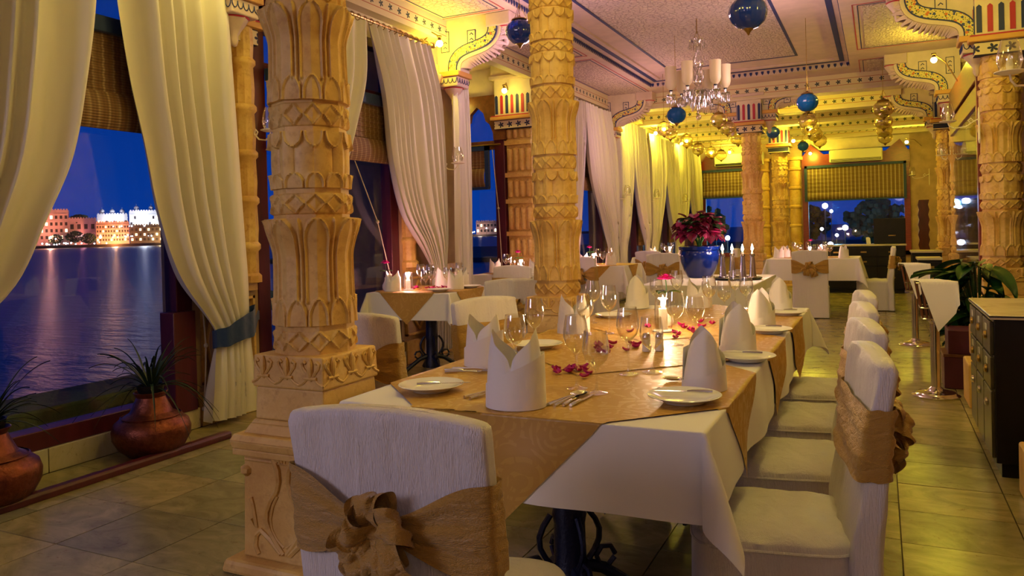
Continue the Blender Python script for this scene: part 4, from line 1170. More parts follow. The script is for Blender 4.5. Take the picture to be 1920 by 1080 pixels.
# ================================================================== CHAIRS
def chair_cover(seat_w=.44, seat_d=.44, zs=.43, zb=.905, seed=0):
    w_, d_ = seat_w/2, seat_d/2
    rn = random.Random(seed)
    def se(a, hw, hd, p=5.0):
        c, s_ = cos(a), sin(a); q = (abs(c)**p+abs(s_)**p)**(-1/p)
        return hw*c*q, hd*s_*q
    seat = G(); N_ = 72
    lev = [(.012, 1.035, 1), (.10, 1.03, .9), (.25, 1.015, .6), (.38, 1.005, .3), (zs-.03, 1.0, .1), (zs-.010, .99, 0), (zs, .955, 0), (zs+.012, .80, 0), (zs+.020, .45, 0), (zs+.022, .02, 0)]
    for z, k, fo in lev:
        for i in range(N_):
            a = 2*pi*i/N_; x, y = se(a, w_*k, d_*k)
            f = 1+fo*(.014*sin(a*11+seed)+.010*sin(a*23+2*seed))
            dz = min(1, k*2)*(.0055*sin(x*33+y*24+seed)*sin(y*13+1)+.004*sin(y*41-x*19+seed)) if z > zs-.02 and k < .97 else 0
            seat.v.append((x*f, y*f, z+dz))
    for j in range(len(lev)-1):
        for i in range(N_): seat.f.append((j*N_+i, j*N_+(i+1) % N_, (j+1)*N_+(i+1) % N_, (j+1)*N_+i))
    seat.f.append(tuple((len(lev)-1)*N_+i for i in range(N_)))
    # back cover, to the floor behind
    back = G(); y0 = -d_
    def bc(z):  # centre y, half thickness
        tl = max(0, z-zs)/(zb-zs)
        return y0-.005-.055*tl-.010*(1-min(1, z/zs)), .030+.014*(1-min(1, tl*1.4))
    zl = [.012, .12, .25, .38, .46, .52, .60, .68, .76, .83, .875, zb-.02, zb-.006, zb, zb+.001]
    for j, z in enumerate(zl):
        cy, ht = bc(z); k = 1.0; kk = 1.0; kx = {zb-.02: .998, zb-.006: .988, zb: .965, zb+.001: .8}.get(z, 1.0)
        if z > zb-.025: kk = {zb-.02: .99, zb-.006: .93, zb: .78, zb+.001: .05}[z]
        for i in range(N_):
            a = 2*pi*i/N_; x, y = se(a, (w_+.008)*(1 if z > .4 else 1+.03*(1-z/.4))*kx, ht*kk, 6)
            arch = .018*(1-(x/w_)**2) if z > zb-.1 else 0
            ws = .005*sin(x*26+z*9+seed)*sin(z*8+seed*2)+.003*sin(x*60+z*20)
            back.v.append((x, cy+y+(ws if z < zb-.01 else 0), z+arch))
    m = len(zl)
    for j in range(m-1):
        for i in range(N_): back.f.append((j*N_+i, j*N_+(i+1) % N_, (j+1)*N_+(i+1) % N_, (j+1)*N_+i))
    back.f.append(tuple((m-1)*N_+i for i in range(N_)))
    # sash wrapped round the back, pinched towards the knot behind
    def sf(u, v):
        a = 2*pi*u; z0 = .70
        x, y = se(a, w_+.015, 1.0, 6)
        rear = y < -.2
        pin = 1.0
        if rear: pin = .24+.76*sm(abs(x)/w_*1.05)
        hh = .185*pin
        zc = z0-(0 if not rear else .015*(1-abs(x)/w_))
        z = zc+(v-.5)*hh
        cy, ht = bc(z)
        bul = .013+(.012*(1-pin) if rear else 0)+.0045*sin(v*15+a*2+seed)*(1.4-pin*.6)+.003*sin(v*34+x*20)
        yy = cy+y*(ht+bul)
        return (x, yy, z+.002*sin(a*7))
    sash = G().grid(sf, 120, 14, True)
    return seat, back, sash, bc
def ribbon(g, pts, wid, nrm, seed=0, n=26, m=7, crumple=.006):
    """crumpled ribbon along a smooth path; nrm = width direction per end (lerped)"""
    rn = random.Random(seed); P = [Vector(p) for p in pts]; k = len(P)-1
    A = Vector(nrm[0]); B = Vector(nrm[1])
    p1, p2, p3 = rn.uniform(0, 6), rn.uniform(0, 6), rn.uniform(0, 6)
    def fn(u, v):
        t = u*k; i = min(int(t), k-1); q = t-i
        a = P[max(i-1, 0)]; b = P[i]; c = P[i+1]; d = P[min(i+2, k)]
        pt = .5*((2*b)+(c-a)*q+(2*a-5*b+4*c-d)*q*q+(3*b-a-3*c+d)*q**3)
        wv = wid[0]+(wid[1]-wid[0])*u if len(wid) == 2 else (wid[0]*(1-u)**2+2*wid[1]*u*(1-u)+wid[2]*u*u)
        w_ = A.lerp(B, u).normalized()
        cr = crumple*(sin(v*9+u*7+p1)+.7*sin(v*17-u*11+p2))
        o = pt+w_*(v-.5)*wv+Vector((cr*.5*sin(p3), -cr, cr*.5*cos(p3)))
        return o
    g.grid(fn, n, m)
def rosette(seed=0, s=1.0):
    g = G(); rn = random.Random(seed)
    # knot
    def kn(u, v):
        a = 2*pi*u; b = pi*v; r = .040*(1+.12*sin(5*a+3*b)+.08*sin(9*b))
        return (r*sin(b)*cos(a)*1.0, r*sin(b)*sin(a)*.6-.015, r*cos(b)*1.15)
    g.grid(kn, 24, 14, True)
    # loops and tails
    def loop(ang, l, w_, sd, dep=.05):
        c, s_ = cos(ang), sin(ang); nx, nz = -s_, c
        pts = [(0, -.015, 0), (c*l*.45+nx*.012, -.02-dep*.9, s_*l*.45+nz*.012), (c*l, -.02-dep, s_*l), (c*l*1.02-nx*.02, -.015-dep*.35, s_*l*1.02-nz*.02), (c*l*.5-nx*.015, -.012, s_*l*.5-nz*.015), (0, -.012, 0)]
        ribbon(g, pts, (.05, w_*1.7, .04), ((nx, .25, nz), (nx, -.25, nz)), sd, 30, 9, .005)
    loop(1.75, .075, .062, seed+1, .03); loop(.5, .070, .060, seed+2, .035); loop(-2.4, .085, .075, seed+3, .03); loop(-.75, .085, .075, seed+4, .045); loop(2.7, .05, .055, seed+5, .05)
    ribbon(g, [(0, -.02, 0), (-.02, -.05, -.03), (-.035, -.045, -.07), (-.04, -.03, -.105)], (.05, .09, .075), ((1, .1, .2), (1, -.2, -.1)), seed+6, 16, 8, .006)
    ribbon(g, [(.01, -.02, 0), (.045, -.06, -.03), (.06, -.05, -.08), (.065, -.03, -.12)], (.045, .085, .09), ((1, .2, 0), (1, .1, .3)), seed+7, 16, 8, .007)
    return g.xf(lambda x, y, z: (x*s, y*s, z*s))
def make_chair(label, loc, rz, seed, group):
    t = thing('banquet_chair', label, 'chair', loc, rz, group)
    seat, back, sash, bc = chair_cover(seed=seed)
    seat.out('seat_cover', 'satin', t, angle=60)
    back.out('back_cover', 'satin', t, angle=60)
    n_ = 72; ring_ = [Vector(v) for v in seat.v[4*n_:5*n_]]
    G().tube([tuple(v*1.004+Vector((0, 0, .0))) for v in ring_+ring_[:1]], .0045, 6).out('seat_piping', 'satin', t)
    so = sash.out('sash', 'sash', t, angle=180)
    cy, ht = bc(.69)
    ro = rosette(seed).out('bow', 'sash', t, angle=180); ro.location = (0, cy-ht-.012, .685)
    return t
GR = 'banquet chairs with gold sashes'
ch = [make_chair('ivory covered chair with a large gold bow, closest to the viewer', (-.915, 1.56, 0), .03, 3, GR),
      make_chair('nearest chair on the right side of the long table', (-.305, 2.33, 0), pi/2+.17, 5, GR)]
# front chair stands a touch wider
ch[0].scale = (1.02, 1.02, 1.0)
CP = ch[1]
for (x, y, rz, lb) in ((-.325, 2.96, pi/2+.2, 'second chair on the right side of the long table'), (-.345, 3.62, pi/2+.16, 'third chair on the right side of the long table'), (-.35, 4.26, pi/2+.16, 'furthest chair on the right side of the long table'),
      (-2.17, 3.10, .04, 'chair showing past the right side of the front column'), (-1.69, 3.60, -pi/2-.35, 'chair on the left of the long table with its back lit yellow'),
      (-2.60, 5.45, .42, 'chair with a gold bow left of the second column'), (-3.52, 6.98, pi-.1, 'chair on the far side of the small window table'),
      (-3.42, 9.75, -.45, 'chair right of the second column at the candle lit table'), (-3.2, 12.0, -.3, 'chair at the second candle lit table by the curtains'),
      (-2.85, 10.9, .3, 'chair beside the blue planter with a gold sash'),
      (-.86, 11.30, 0, 'chair with its gold bowed back towards us at the far table'), (-.10, 12.35, pi/2, 'chair at the right end of the far table'), (-1.75, 12.35, -pi/2, 'chair at the left end of the far table'),
      (-4.98, 8.75, -pi/2, 'chair under the alcove window')):
    dup(CP, (x, y, 0), rz, lb, GR)

# ================================================================== PLACE SETTINGS
def lathe_in(prof_out, prof_in, n=32): return G().lathe(prof_out+list(reversed(prof_in)), n, cap=False)
def make_wine(name, label, H, rb, rr, hb, group):
    """stem glass: total height H, widest radius rb, rim radius rr, bowl height hb"""
    t = thing(name, label, 'wine glass', (0, 0, 0), 0, group)
    zb = H-hb
    foot = [(.001, 0), (.034, 0), (.0345, .0015), (.02, .004), (.008, .008), (.0042, .018), (.0036, zb*.5), (.0042, zb-.012), (.010, zb-.002)]
    G().lathe(foot, 28, cap=False).out('foot_and_stem', 'glass', t)
    o = [(.004, zb-.004), (rb*.45, zb+hb*.06), (rb*.8, zb+hb*.2), (rb, zb+hb*.42), (rb*.98, zb+hb*.6), (rr+(rb-rr)*.35, zb+hb*.85), (rr, H)]
    i = [(max(r-.0014, .0005), z+(.003 if k == 0 else .0005)) for k, (r, z) in enumerate(o)]; i[-1] = (rr-.0012, H)
    lathe_in(o, i, 32).out('bowl', 'glass', t)
    return t
def make_plate(label):
    t = thing('side_plate', label, 'plate', (0, 0, 0), 0, 'white side plates')
    G().lathe([(.001, .002), (.045, .002), (.05, .0), (.055, .004), (.072, .012), (.088, .017), (.0895, .0185), (.088, .0195), (.070, .0145), (.055, .008), (.045, .0065), (.001, .0065)], 48, cap=False).out('dish', 'china', t)
    return t
def make_knife(label, l=.20, grp='table knives'):
    t = thing('table_knife', label, 'knife', (0, 0, 0), 0, grp)
    hl = l*.42
    G().tube([(0, 0, .004), (0, hl*.3, .0045), (0, hl*.8, .0045), (0, hl, .004)], [.0045, .006, .005, .0035], 8).out('handle', 'silver', t)
    G().prism([(-.004, hl), (.0055, hl+.005), (.007, l*.8), (.002, l), (-.004, l*.93)], lambda a, b, c: (a, b, c), .002, .0035).out('blade', 'silver', t, False)
    return t
def make_fork(label, l=.19):
    t = thing('table_fork', label, 'fork', (0, 0, 0), 0, 'table forks')
    G().tube([(0, 0, .003), (0, l*.15, .0045), (0, l*.45, .006), (0, l*.62, .004)], [.006, .0055, .0028, .003], 8).out('handle', 'silver', t)
    g = G().grid(lambda u, v: ((u-.5)*(.008+.016*sm(v*1.4)), l*.6+l*.13*v, .004+.005*v), 6, 5).out('root', 'silver', t)
    for k in range(4):
        x = -.0105+.007*k
        G().tube([(x, l*.72, .009), (x, l*.85, .0085), (x*.95, l, .013)], [.0022, .002, .0012], 6).out('tine', 'silver', t)
    return t
def make_spoon(label, l=.19):
    t = thing('table_spoon', label, 'spoon', (0, 0, 0), 0, 'table spoons')
    G().tube([(0, 0, .003), (0, l*.15, .0045), (0, l*.45, .007), (0, l*.7, .006)], [.006, .0055, .0028, .003], 8).out('handle', 'silver', t)
    G().grid(lambda u, v: ((u-.5)*.042*sqrt(max(0, 1-(2*v-1)**2)), l*.68+l*.34*v, .007-.008*(1-(2*u-1)**2)*(1-(2*v-1)**2)+.003*v), 10, 12).out('spoon_bowl', 'silver', t)
    return t
def make_napkin(label, sd):
    t = thing('folded_napkin', label, 'napkin', (0, 0, 0), 0, 'folded white napkins')
    def fn(u, v):
        a = 2*pi*u; q = ((a+pi/2) % pi)-pi/2          # peaks at a=0 and pi
        f = max(0, 1-abs(q)/(pi/2))
        Hh = .098+.095*f**.55
        z = Hh*v
        r = .071*(1-.06*v)-.010*f*v*v*v
        x = r*cos(a)*(1.08-.12*v*v*f); y = r*sin(a)*(.92-.24*v**2)+.008*cos(a)*v*v
        return (x+.002*sin(7*a+sd), y, z)
    G().grid(fn, 64, 14, True).out('body', 'napkin', t, angle=180)
    def fw(u, v):
        a = -pi*.95+1.9*pi*u-pi/2; Hh = .030+.125*sm(u*1.0)*(1-.25*sm((u-.7)/.3)); r = .0745
        return (r*cos(a)*1.085*(1-.02*v), r*sin(a)*.945*(1-.08*v*Hh/.13), Hh*v)
    G().grid(fw, 48, 6).out('wrapped_fold', 'napkin', t, angle=180)
    G().grid(lambda u, v: (.060*cos(2*pi*u)*v, .046*sin(2*pi*u)*v, .075-.02*v), 32, 3, True).out('inner_fold', 'napkin', t, angle=180)
    return t
NAP = make_napkin('tall folded napkin with two points at the front of the long table', 1)
NAP.location = (-.955, 1.985, ZT+.006); NAP.rotation_euler = (0, 0, .15); NAP.scale = (1.10, 1.08, 1.15)
K = .006
for x, y, rz, s, lb in ((-1.36, 2.56, -.15, 1, 'folded napkin behind the frontmost one, by the yellow lit chair'), (-1.36, 3.50, .5, 1, 'folded napkin in front of the second column base'), (-1.40, 4.72, 1.6, 1.08, 'folded napkin like a tulip at the far left of the long table'),
      (-.50, 2.39, 1.72, .98, 'nearest napkin on the right side of the long table'), (-.515, 3.10, 1.78, 1.04, 'second napkin on the right side of the long table'), (-.535, 3.90, 1.38, 1, 'third napkin on the right side of the long table, pinkish white'), (-.53, 4.62, 1.66, 1.05, 'furthest napkin on the right side of the long table'), (-1.02, 4.78, .1, .98, 'napkin at the far end of the long table before the blue planter')):
    dup(NAP, (x, y, ZT+.006), rz, lb, scale=s)
WG = make_wine('wine_glass', 'tall empty wine glass at the front of the long table', .232, .040, .032, .118, 'tall wine glasses on the long table')
WG.location = (-.872, 2.26, ZT+K)
for x, y, lb in ((-.788, 2.54, 'tall wine glass behind the spoons, left of the water goblet'), (-.79, 3.225, 'tall wine glass right of the white candle'), (-1.255, 2.80, 'tall wine glass right of the left folded napkins'), (-1.176, 3.50, 'tall wine glass before the tulip napkin'), (-.845, 4.22, 'tall wine glass beyond the candle on the right'), (-.80, 4.78, 'tall wine glass near the candlesticks'), (-1.385, 3.86, 'tall wine glass behind the column napkin'), (-1.16, 4.80, 'tall wine glass left of the far end napkin')):
    dup(WG, (x, y, ZT+K), 0, lb, 'tall wine glasses on the long table')
GB = make_wine('water_goblet', 'short water goblet in front of the tall glass at the front', .192, .042, .035, .112, 'water goblets on the long table')
GB.location = (-.79, 2.215, ZT+K)
for x, y, lb in ((-.722, 2.60, 'water goblet right of the salt and pepper'), (-.745, 3.41, 'water goblet beside the glass right of the candle'), (-1.235, 2.575, 'water goblet behind the tall front napkin'), (-1.27, 3.42, 'water goblet right of the column napkin'), (-.80, 4.42, 'water goblet among the far right glasses'), (-.735, 4.93-.15, 'water goblet furthest right of the far glasses'), (-1.24, 4.60, 'water goblet beside the tulip napkin')):
    dup(GB, (x, y, ZT+K), 0, lb, 'water goblets on the long table')
PL = make_plate('side plate with a knife at the front left of the long table'); PL.location = (-1.305, 2.09, ZT+K); PL.scale = (1.18,)*3
for x, y, lb in ((-.515, 2.185, 'side plate with a knife at the front right of the long table'), (-.455, 2.93, 'side plate right of the second right hand napkin'), (-.475, 3.72, 'side plate beside the pinkish napkin'), (-.47, 4.47, 'side plate by the furthest right napkin'), (-1.33, 3.0, 'side plate behind the glasses on the left'), (-1.37, 4.15, 'side plate left of the tulip napkin')):
    dup(PL, (x, y, ZT+K), 0, lb)
KN = make_knife('butter knife on the front left plate', .17); KN.location = (-1.33, 2.045, ZT+K+.023); KN.rotation_euler = (0, 0, -1.05)
def aim(o, loc, rz): o.location = loc; o.rotation_euler = (0, 0, rz)
for x, y, z, rz, lb in ((-.44, 2.215, .023, 1.75, 'butter knife on the front right plate'), (-.40, 2.95, .023, 1.6, 'butter knife on the second right plate'), (-.42, 3.75, .023, 1.6, 'butter knife on the third right plate'), (-.42, 4.50, .023, 1.6, 'butter knife on the furthest right plate'),
      (-.82, 2.015, 0, .05, 'table knife next to the spoons at the front'), (-.80, 2.02, 0, -.05, 'outer table knife of the front cutlery'), (-.475, 2.50, 0, 1.75, 'table knife by the nearest right napkin'), (-.475, 3.2, 0, 1.65, 'table knife by the second right napkin'), (-.475, 3.98, 0, 1.6, 'table knife by the third right napkin'), (-1.44, 2.40, 0, -1.35, 'table knife before the napkin by the yellow chair')):
    c = dup(KN, (x, y, ZT+K+z), rz, lb)
FK = make_fork('dinner fork right of the front left plate'); aim(FK, (-1.145, 2.02, ZT+K), -.35)
for x, y, rz, lb in ((-1.12, 2.01, -.30, 'second fork right of the front left plate'), (-1.42, 2.37, -1.3, 'fork before the napkin by the yellow chair'), (-.43, 2.27, 1.5, 'fork beyond the front right plate')):
    dup(FK, (x, y, ZT+K), rz, lb)
SP = make_spoon('dessert spoon in the front cutlery group'); aim(SP, (-.845, 2.005, ZT+K), -.12)
for x, y, rz, lb in ((-.865, 2.01, -.2, 'second spoon in the front cutlery group'), (-.47, 2.53, 1.9, 'spoon by the nearest right napkin'), (-1.43, 2.44, -1.45, 'spoon before the napkin by the yellow chair')):
    dup(SP, (x, y, ZT+K), rz, lb)
# rose petals
pt = G().grid(lambda u, v: ((u-.5)*.036*sin(pi*(.12+.80*v)), (v-.5)*.036, .004+.010*(2*u-1)**2+.007*(v-.4)**2*4), 6, 6).mesh('rose_petal', 'petal')
rn = random.Random(11)
spots = [(-1.05, 2.52), (-1.02, 2.47), (-.985, 2.50), (-.975, 2.53), (-.99, 2.56), (-.95, 2.545), (-.93, 2.48), (-.965, 2.60), (-1.0, 2.49), (-.92, 2.43), (-1.03, 2.95), (-1.06, 3.02), (-1.02, 3.05), (-1.0, 2.93), (-1.08, 3.08), (-.94, 3.02), (-.92, 3.10), (-.89, 3.12), (-.95, 3.15), (-.98, 3.2), (-1.04, 3.15),
         (-.84, 3.42), (-.85, 3.52), (-.87, 3.58), (-.80, 3.62), (-.83, 3.68), (-.88, 3.75), (-.80, 3.80), (-.92, 3.85), (-1.0, 3.9), (-1.06, 3.75), (-1.1, 3.55), (-.78, 3.95), (-.85, 4.02)]
for x, y in spots:
    o = bpy.data.objects.new('rose_petal', pt); COL.objects.link(o); o.location = (x+rn.uniform(-.01, .01), y+rn.uniform(-.01, .01), ZT+.0045); o.rotation_euler = (rn.uniform(-.15, .15), rn.uniform(-.15, .15), rn.uniform(0, 6.28)); s_ = rn.uniform(.8, 1.2); o.scale = (s_,)*3
    lb = 'magenta rose petal in the front cluster on the long table' if y < 2.7 else 'magenta rose petal beside the salt and pepper on the long table' if y < 3.3 else 'magenta rose petal strewn around the candle on the long table'
    tag(o, lb, 'petal', 'front rose petals' if y < 2.7 else 'rose petals by the shakers' if y < 3.3 else 'rose petals round the candle')
# candle in a glass chimney, rose in a bud vase, shakers
def make_candle(label, loc, h=.10, glass=True, power=5, group='table candles', col=(1, .62, .36)):
    t = thing('table_candle', label, 'candle', loc, 0, group)
    G().lathe([(.001, 0), (.05, 0), (.052, .006), (.046, .010), (.001, .010)], 24, cap=False).out('saucer', 'china', t)
    G().lathe([(.001, .010), (.021, .010), (.021, h), (.016, h+.002), (.001, h-.003)], 20, cap=False).out('wax', 'wax', t)
    G().lathe([(.0005, h+.002), (.009, h+.012), (.0115, h+.022), (.006, h+.044), (.0005, h+.066)], 12, cap=False).out('flame', 'flame', t)
    if glass:
        o = [(.042, .010), (.044, .05), (.040, .12), (.036, .16)]
        lathe_in(o, [(r-.0015, z) for r, z in o], 24).out('glass_chimney', 'glass', t)
    l = lamp('candle_light', 'POINT', (0, 0, h+.05), power, col, .03); l.parent = t
    return t
make_candle('lit white candle in a glass on the long table', (-.945, 3.62, ZT+.009), .11, power=11)
def make_rose(label, loc, h=.20):
    t = thing('bud_vase_rose', label, 'flower vase', loc, 0, 'roses in bud vases')
    G().lathe([(.001, 0), (.024, 0), (.030, .02), (.028, .045), (.012, .075), (.009, .095), (.012, .105), (.0105, .105), (.007, .095), (.001, .03)], 24, cap=False).out('vase', 'china', t)
    G().tube([(0, 0, .03), (.003, .002, h*.6), (0, 0, h)], .0025, 6).out('stem', 'leaf', t)
    for a in (.4, 2.6, 4.4):
        G().grid(lambda u, v: (cos(a)*(.008+.05*v)-sin(a)*(u-.5)*.03*sin(pi*(.1+.85*v)), sin(a)*(.008+.05*v)+cos(a)*(u-.5)*.03*sin(pi*(.1+.85*v)), h-.07+.03*v-.03*v*v+.008*(2*u-1)**2), 4, 6).out('leaf', 'leaf', t)
    for lay, (n, r, hh, ti) in enumerate(((3, .010, .026, .1), (4, .018, .026, .35), (5, .026, .022, .7), (6, .033, .016, 1.05))):
        for k in range(n):
            a = 2*pi*k/n+lay*.6
            def pf(u, v, a=a, r=r, hh=hh, ti=ti):
                b = a+(u-.5)*1.5; rr = r*(.35+.65*v)*(1+.1*ti*v); z = h+hh*sin(v*1.5)-.012*ti*v*v
                return (rr*cos(b), rr*sin(b), z+.003*sin(6*u))
            G().grid(pf, 6, 5).out('petal', 'rose', t)
    return t
RO = make_rose('magenta rose in a bud vase beside the long table candle', (-.99, 3.86, ZT+.009), .225); RO.scale = (1.25, 1.25, 1.05)
def make_shaker(label, loc):
    t = thing('salt_shaker', label, 'shaker', loc, 0, 'salt and pepper shakers')
    G().lathe([(.001, 0), (.017, 0), (.018, .004), (.016, .05), (.001, .05)], 20, cap=False).out('body', 'china', t)
    G().lathe([(.0165, .05), (.017, .062), (.012, .072), (.001, .075)], 20, cap=False).out('cap', 'silver', t)
    return t
SH = make_shaker('left shaker of the salt and pepper pair by the candle', (-.86, 3.02, ZT+.009)); dup(SH, (-.815, 3.05, ZT+.009), 0, 'right shaker of the salt and pepper pair by the candle')

# ================================================================== THE OTHER TABLES
def setting(x, y, zt, rz, what, cap, napkins, glasses, candle=None, rose=None, plates=(), petals=0, cl=''):
    c, s_ = cos(rz), sin(rz)
    W = lambda a, b: (x+a*c-b*s_, y+a*s_+b*c, zt+.006)
    for k, (a, b, r) in enumerate(napkins): dup(NAP, W(a, b), r, '%s folded napkin on the %s' % (('first', 'second', 'third', 'fourth', 'fifth', 'sixth')[k], what), scale=.95)
    for k, (a, b) in enumerate(glasses): dup(WG if k % 2 == 0 else GB, W(a, b), 0, 'wine glass on the %s' % what, 'wine glasses on the %s' % what)
    for k, (a, b) in enumerate(plates): dup(PL, W(a, b), 0, '%s side plate on the %s' % (('front', 'rear')[k], what))
    if candle: make_candle('lit candle on the %s' % what, W(*candle), .09, True, 9, col=(1, .45, .50))
    if rose: dup(RO, W(*rose), 0, 'rose in a bud vase on the %s' % what, scale=1.1)
    for k in range(petals):
        o = bpy.data.objects.new('rose_petal', pt); COL.objects.link(o); o.location = tuple(Vector(W(rn.uniform(-.2, .2), rn.uniform(-.12, .12)))+Vector((0, 0, .002))); o.rotation_euler = (0, 0, rn.uniform(0, 6)); tag(o, 'magenta rose petal on the %s' % what, 'petal', 'rose petals on the %s' % what)
# side table by the second window
table('side table by the second window with candle and rose', (-3.74, 6.02, 0), .40, .42, ZT, .06, 'white cloth on the side table by the second window', .24, (0,), ('gold overlay on the side table by the second window',), .70, ph=2)
setting(-3.75, 6.02, ZT, .06, 'side table by the second window', '', ((-.22, -.28, .2), (.28, -.02, .3), (-.02, .30, 1.2), (.20, .26, .8)), ((-.02, -.12), (.05, -.16), (.12, -.20), (.16, .06), (.24, .14), (.0, .05)), (-.13, -.16), (-.34, -.2), ((.25, -.28), (.36, .12)), 16)
table('candle lit table in the alcove', (-4.05, 8.55, 0), .42, .38, ZT, 0, 'white cloth on the alcove table', .5, (0,), ('gold overlay on the alcove table',), .52, ph=1)
setting(-4.05, 8.55, ZT, 0, 'alcove table', '', ((-.28, -.05, .4), (.33, -.2, .2)), ((-.1, -.1), (-.03, -.06), (-.12, 0), (.3, .05)), (.08, -.05), (-.02, .08), ((-.1, -.27),), 6)
table('candle lit table right of the second column', (-3.60, 10.55, 0), .42, .42, ZT, 0, 'white cloth on the table right of the second column', .36, (0,), ('gold overlay on the table right of the second column',), .66, ph=3)
setting(-3.60, 10.55, ZT, 0, 'table right of the second column', '', ((-.3, -.05, .3), (.15, -.15, .5)), ((-.05, -.1), (.02, -.12), (.08, .05)), (-.12, -.1), (-.22, .0))
table('table by the yellow curtains left of the blue planter', (-3.45, 13.6, 0), .5, .45, ZT, 0, 'white cloth on the table by the yellow curtains', .30, (0,), ('gold overlay on the table by the yellow curtains',), .70, ph=4)
setting(-3.45, 13.6, ZT, 0, 'table by the yellow curtains', '', ((.3, -.1, .3), (-.3, .1, .5)), ((-.05, -.1), (.02, -.12), (.08, .05)), (.05, 0))
table('far dining table before the sideboard', (-.90, 12.42, 0), .62, .50, ZT, .0, 'white cloth on the far dining table', .32, (0,), ('gold overlay on the far dining table',), .60, ph=5, pedes=(0,))
setting(-.90, 12.42, ZT, 0, 'far dining table', '', ((-.50, -.1, .3), (-.42, .1, 1.0), (.42, -.3, .9), (.1, .35, .4)), ((-.25, -.05), (-.2, .1), (-.3, .2), (.1, -.1), (.15, .12), (.22, .02), (-.1, .22), (0, .3)), (-.05, -.15), (-.05, .05))
# service table with planter and candlesticks
table('service table carrying the blue planter', (-1.52, 7.75, 0), .50, .80, .745, 0, 'white cloth on the service table under the blue planter', .30, (), (), ph=6)
t = thing('planter', 'glossy blue planter holding a red leaved plant', 'planter', (-1.70, 8.05, .747))
G().lathe([(.001, 0), (.120, 0), (.128, .01), (.165, .08), (.192, .16), (.203, .23), (.198, .275), (.192, .285), (.212, .292), (.216, .325), (.195, .328), (.185, .28), (.001, .27)], 40, cap=False).out('pot', 'bluepot', t)
G().lathe([(.001, .285), (.184, .285)], 24, cap=False).out('soil', 'soil', t)
# anthurium-like plant with crimson leaves
pl = thing('red_plant', 'bushy plant with crimson and dark green leaves in the blue planter', 'plant', (-1.70, 8.05, 1.02))
rn = random.Random(21)
def leafgrid(g, base, d, l, w_, curl=.3, fold=.15, nu=6, nv=9):
    d = Vector(d).normalized(); s_ = d.cross(Vector((0, 0, 1)))
    if s_.length < .1: s_ = Vector((1, 0, 0))
    s_.normalize(); up = s_.cross(d); base = Vector(base)
    g.grid(lambda u, v: base+d*l*v+up*(-curl*l*v*v+fold*w_*abs(2*u-1))+s_*(u-.5)*w_*(sin(pi*min(1, .08+.92*v**.75))**.8 if v < 1 else 0), nu, nv)
for k in range(190):
    a = rn.uniform(0, 6.28); el = math.asin(rn.uniform(-.35, 1)); r = rn.uniform(.13, .205)
    d = Vector((cos(a)*cos(el), sin(a)*cos(el), sin(el)*1.05))
    b = Vector((0, 0, .215))+d*r
    g = G(); dd = Vector((d.x*.7+rn.uniform(-.5, .5), d.y*.7+rn.uniform(-.5, .5), rn.uniform(-.9, .35)))
    leafgrid(g, b, dd, rn.uniform(.08, .12), rn.uniform(.08, .12), .3)
    g.out('leaf', 'crimson' if rn.random() < .84 else 'leaf', pl, angle=180)
for k in range(10):
    a = k*.63; G().tube([(0, 0, 0), (.03*cos(a), .03*sin(a), .1), (.10*cos(a), .10*sin(a), .22)], .006, 5).out('stem', 'leaf', pl)
# candlesticks
t = thing('serving_tray', 'dark round tray under the four silver candlesticks', 'tray', (-1.27, 7.75, .752)); G().lathe([(.001, 0), (.22, 0), (.235, .012), (.23, .016), (.21, .008), (.001, .008)], 36, cap=False).out('tray', 'black', t)
for k, (x, y, lb) in enumerate(((-1.42, 7.80, 'leftmost of the four tall silver candlesticks'), (-1.34, 7.88, 'rear second of the four tall silver candlesticks'), (-1.21, 7.70, 'front third of the four tall silver candlesticks'), (-1.13, 7.78, 'rightmost of the four tall silver candlesticks'))):
    t = thing('candlestick', lb, 'candlestick', (x, y, .761), 0, 'silver candlesticks')
    G().lathe([(.001, 0), (.040, 0), (.042, .006), (.034, .012), (.030, .05), (.026, .12), (.021, .19), (.019, .21), (.024, .215), (.024, .235), (.001, .24)], 24, cap=False, rf=lambda a, z: 1+.05*cos(12*a)).out('stick', 'chrome', t)
    G().lathe([(.010, .235), (.010, .262), (.001, .263)], 12, cap=False).out('candle_stub', 'wax', t)
    G().lathe([(.0005, .264), (.011, .276), (.0135, .288), (.007, .312), (.0005, .335)], 12, cap=False).out('flame', 'flame', t)
    l = lamp('candle_light', 'POINT', (0, 0, .31), 3, (1, .6, .5), .03); l.parent = t
# ================================================================== LAMPS
def bulb(label, loc, power, parent=None, r=.035, col=YEL, drop=.06):
    t = thing('cornice_bulb', label, 'lamp', loc, 0, 'yellow bulbs along the cornice')
    G().lathe([(.018, r*.7), (.018, drop), (.026, drop+.004), (.026, drop+.02)], 12).out('socket', 'brass', t)
    G().sphere((0, 0, 0), r, 12, 8).out('bulb', 'bulb', t)
    l = lamp('bulb_light', 'POINT', (0, 0, -.005), power, col, r*1.3); l.parent = t
    return t
def arm_bulb(label, loc, wall, power):
    t = bulb(label, loc, power)
    d = Vector(wall)-Vector(loc)
    G().tube([(0, 0, .07), (d.x*.5, d.y*.5, d.z*.5+.10), tuple(d)], .008, 6).out('arm', 'brass', t)
arm_bulb('glaring bulb at the end of the curtain rod before the alcove', (-4.02, 6.78, 3.22), (XL+.01, 6.85, 3.30), 36)
arm_bulb('bulb above the alcove on the left', (-5.25, 9.2, 3.05), (-5.4, 9.42, 3.12), 7)
arm_bulb('bulb on the alcove cross beam', (-4.45, 9.15, 3.15), (-4.5, 9.36, 3.2), 7)
arm_bulb('glaring bulb between the two right hand brackets', (.62, 10.4, 3.18), (.86, 10.4, 2.9), 57)
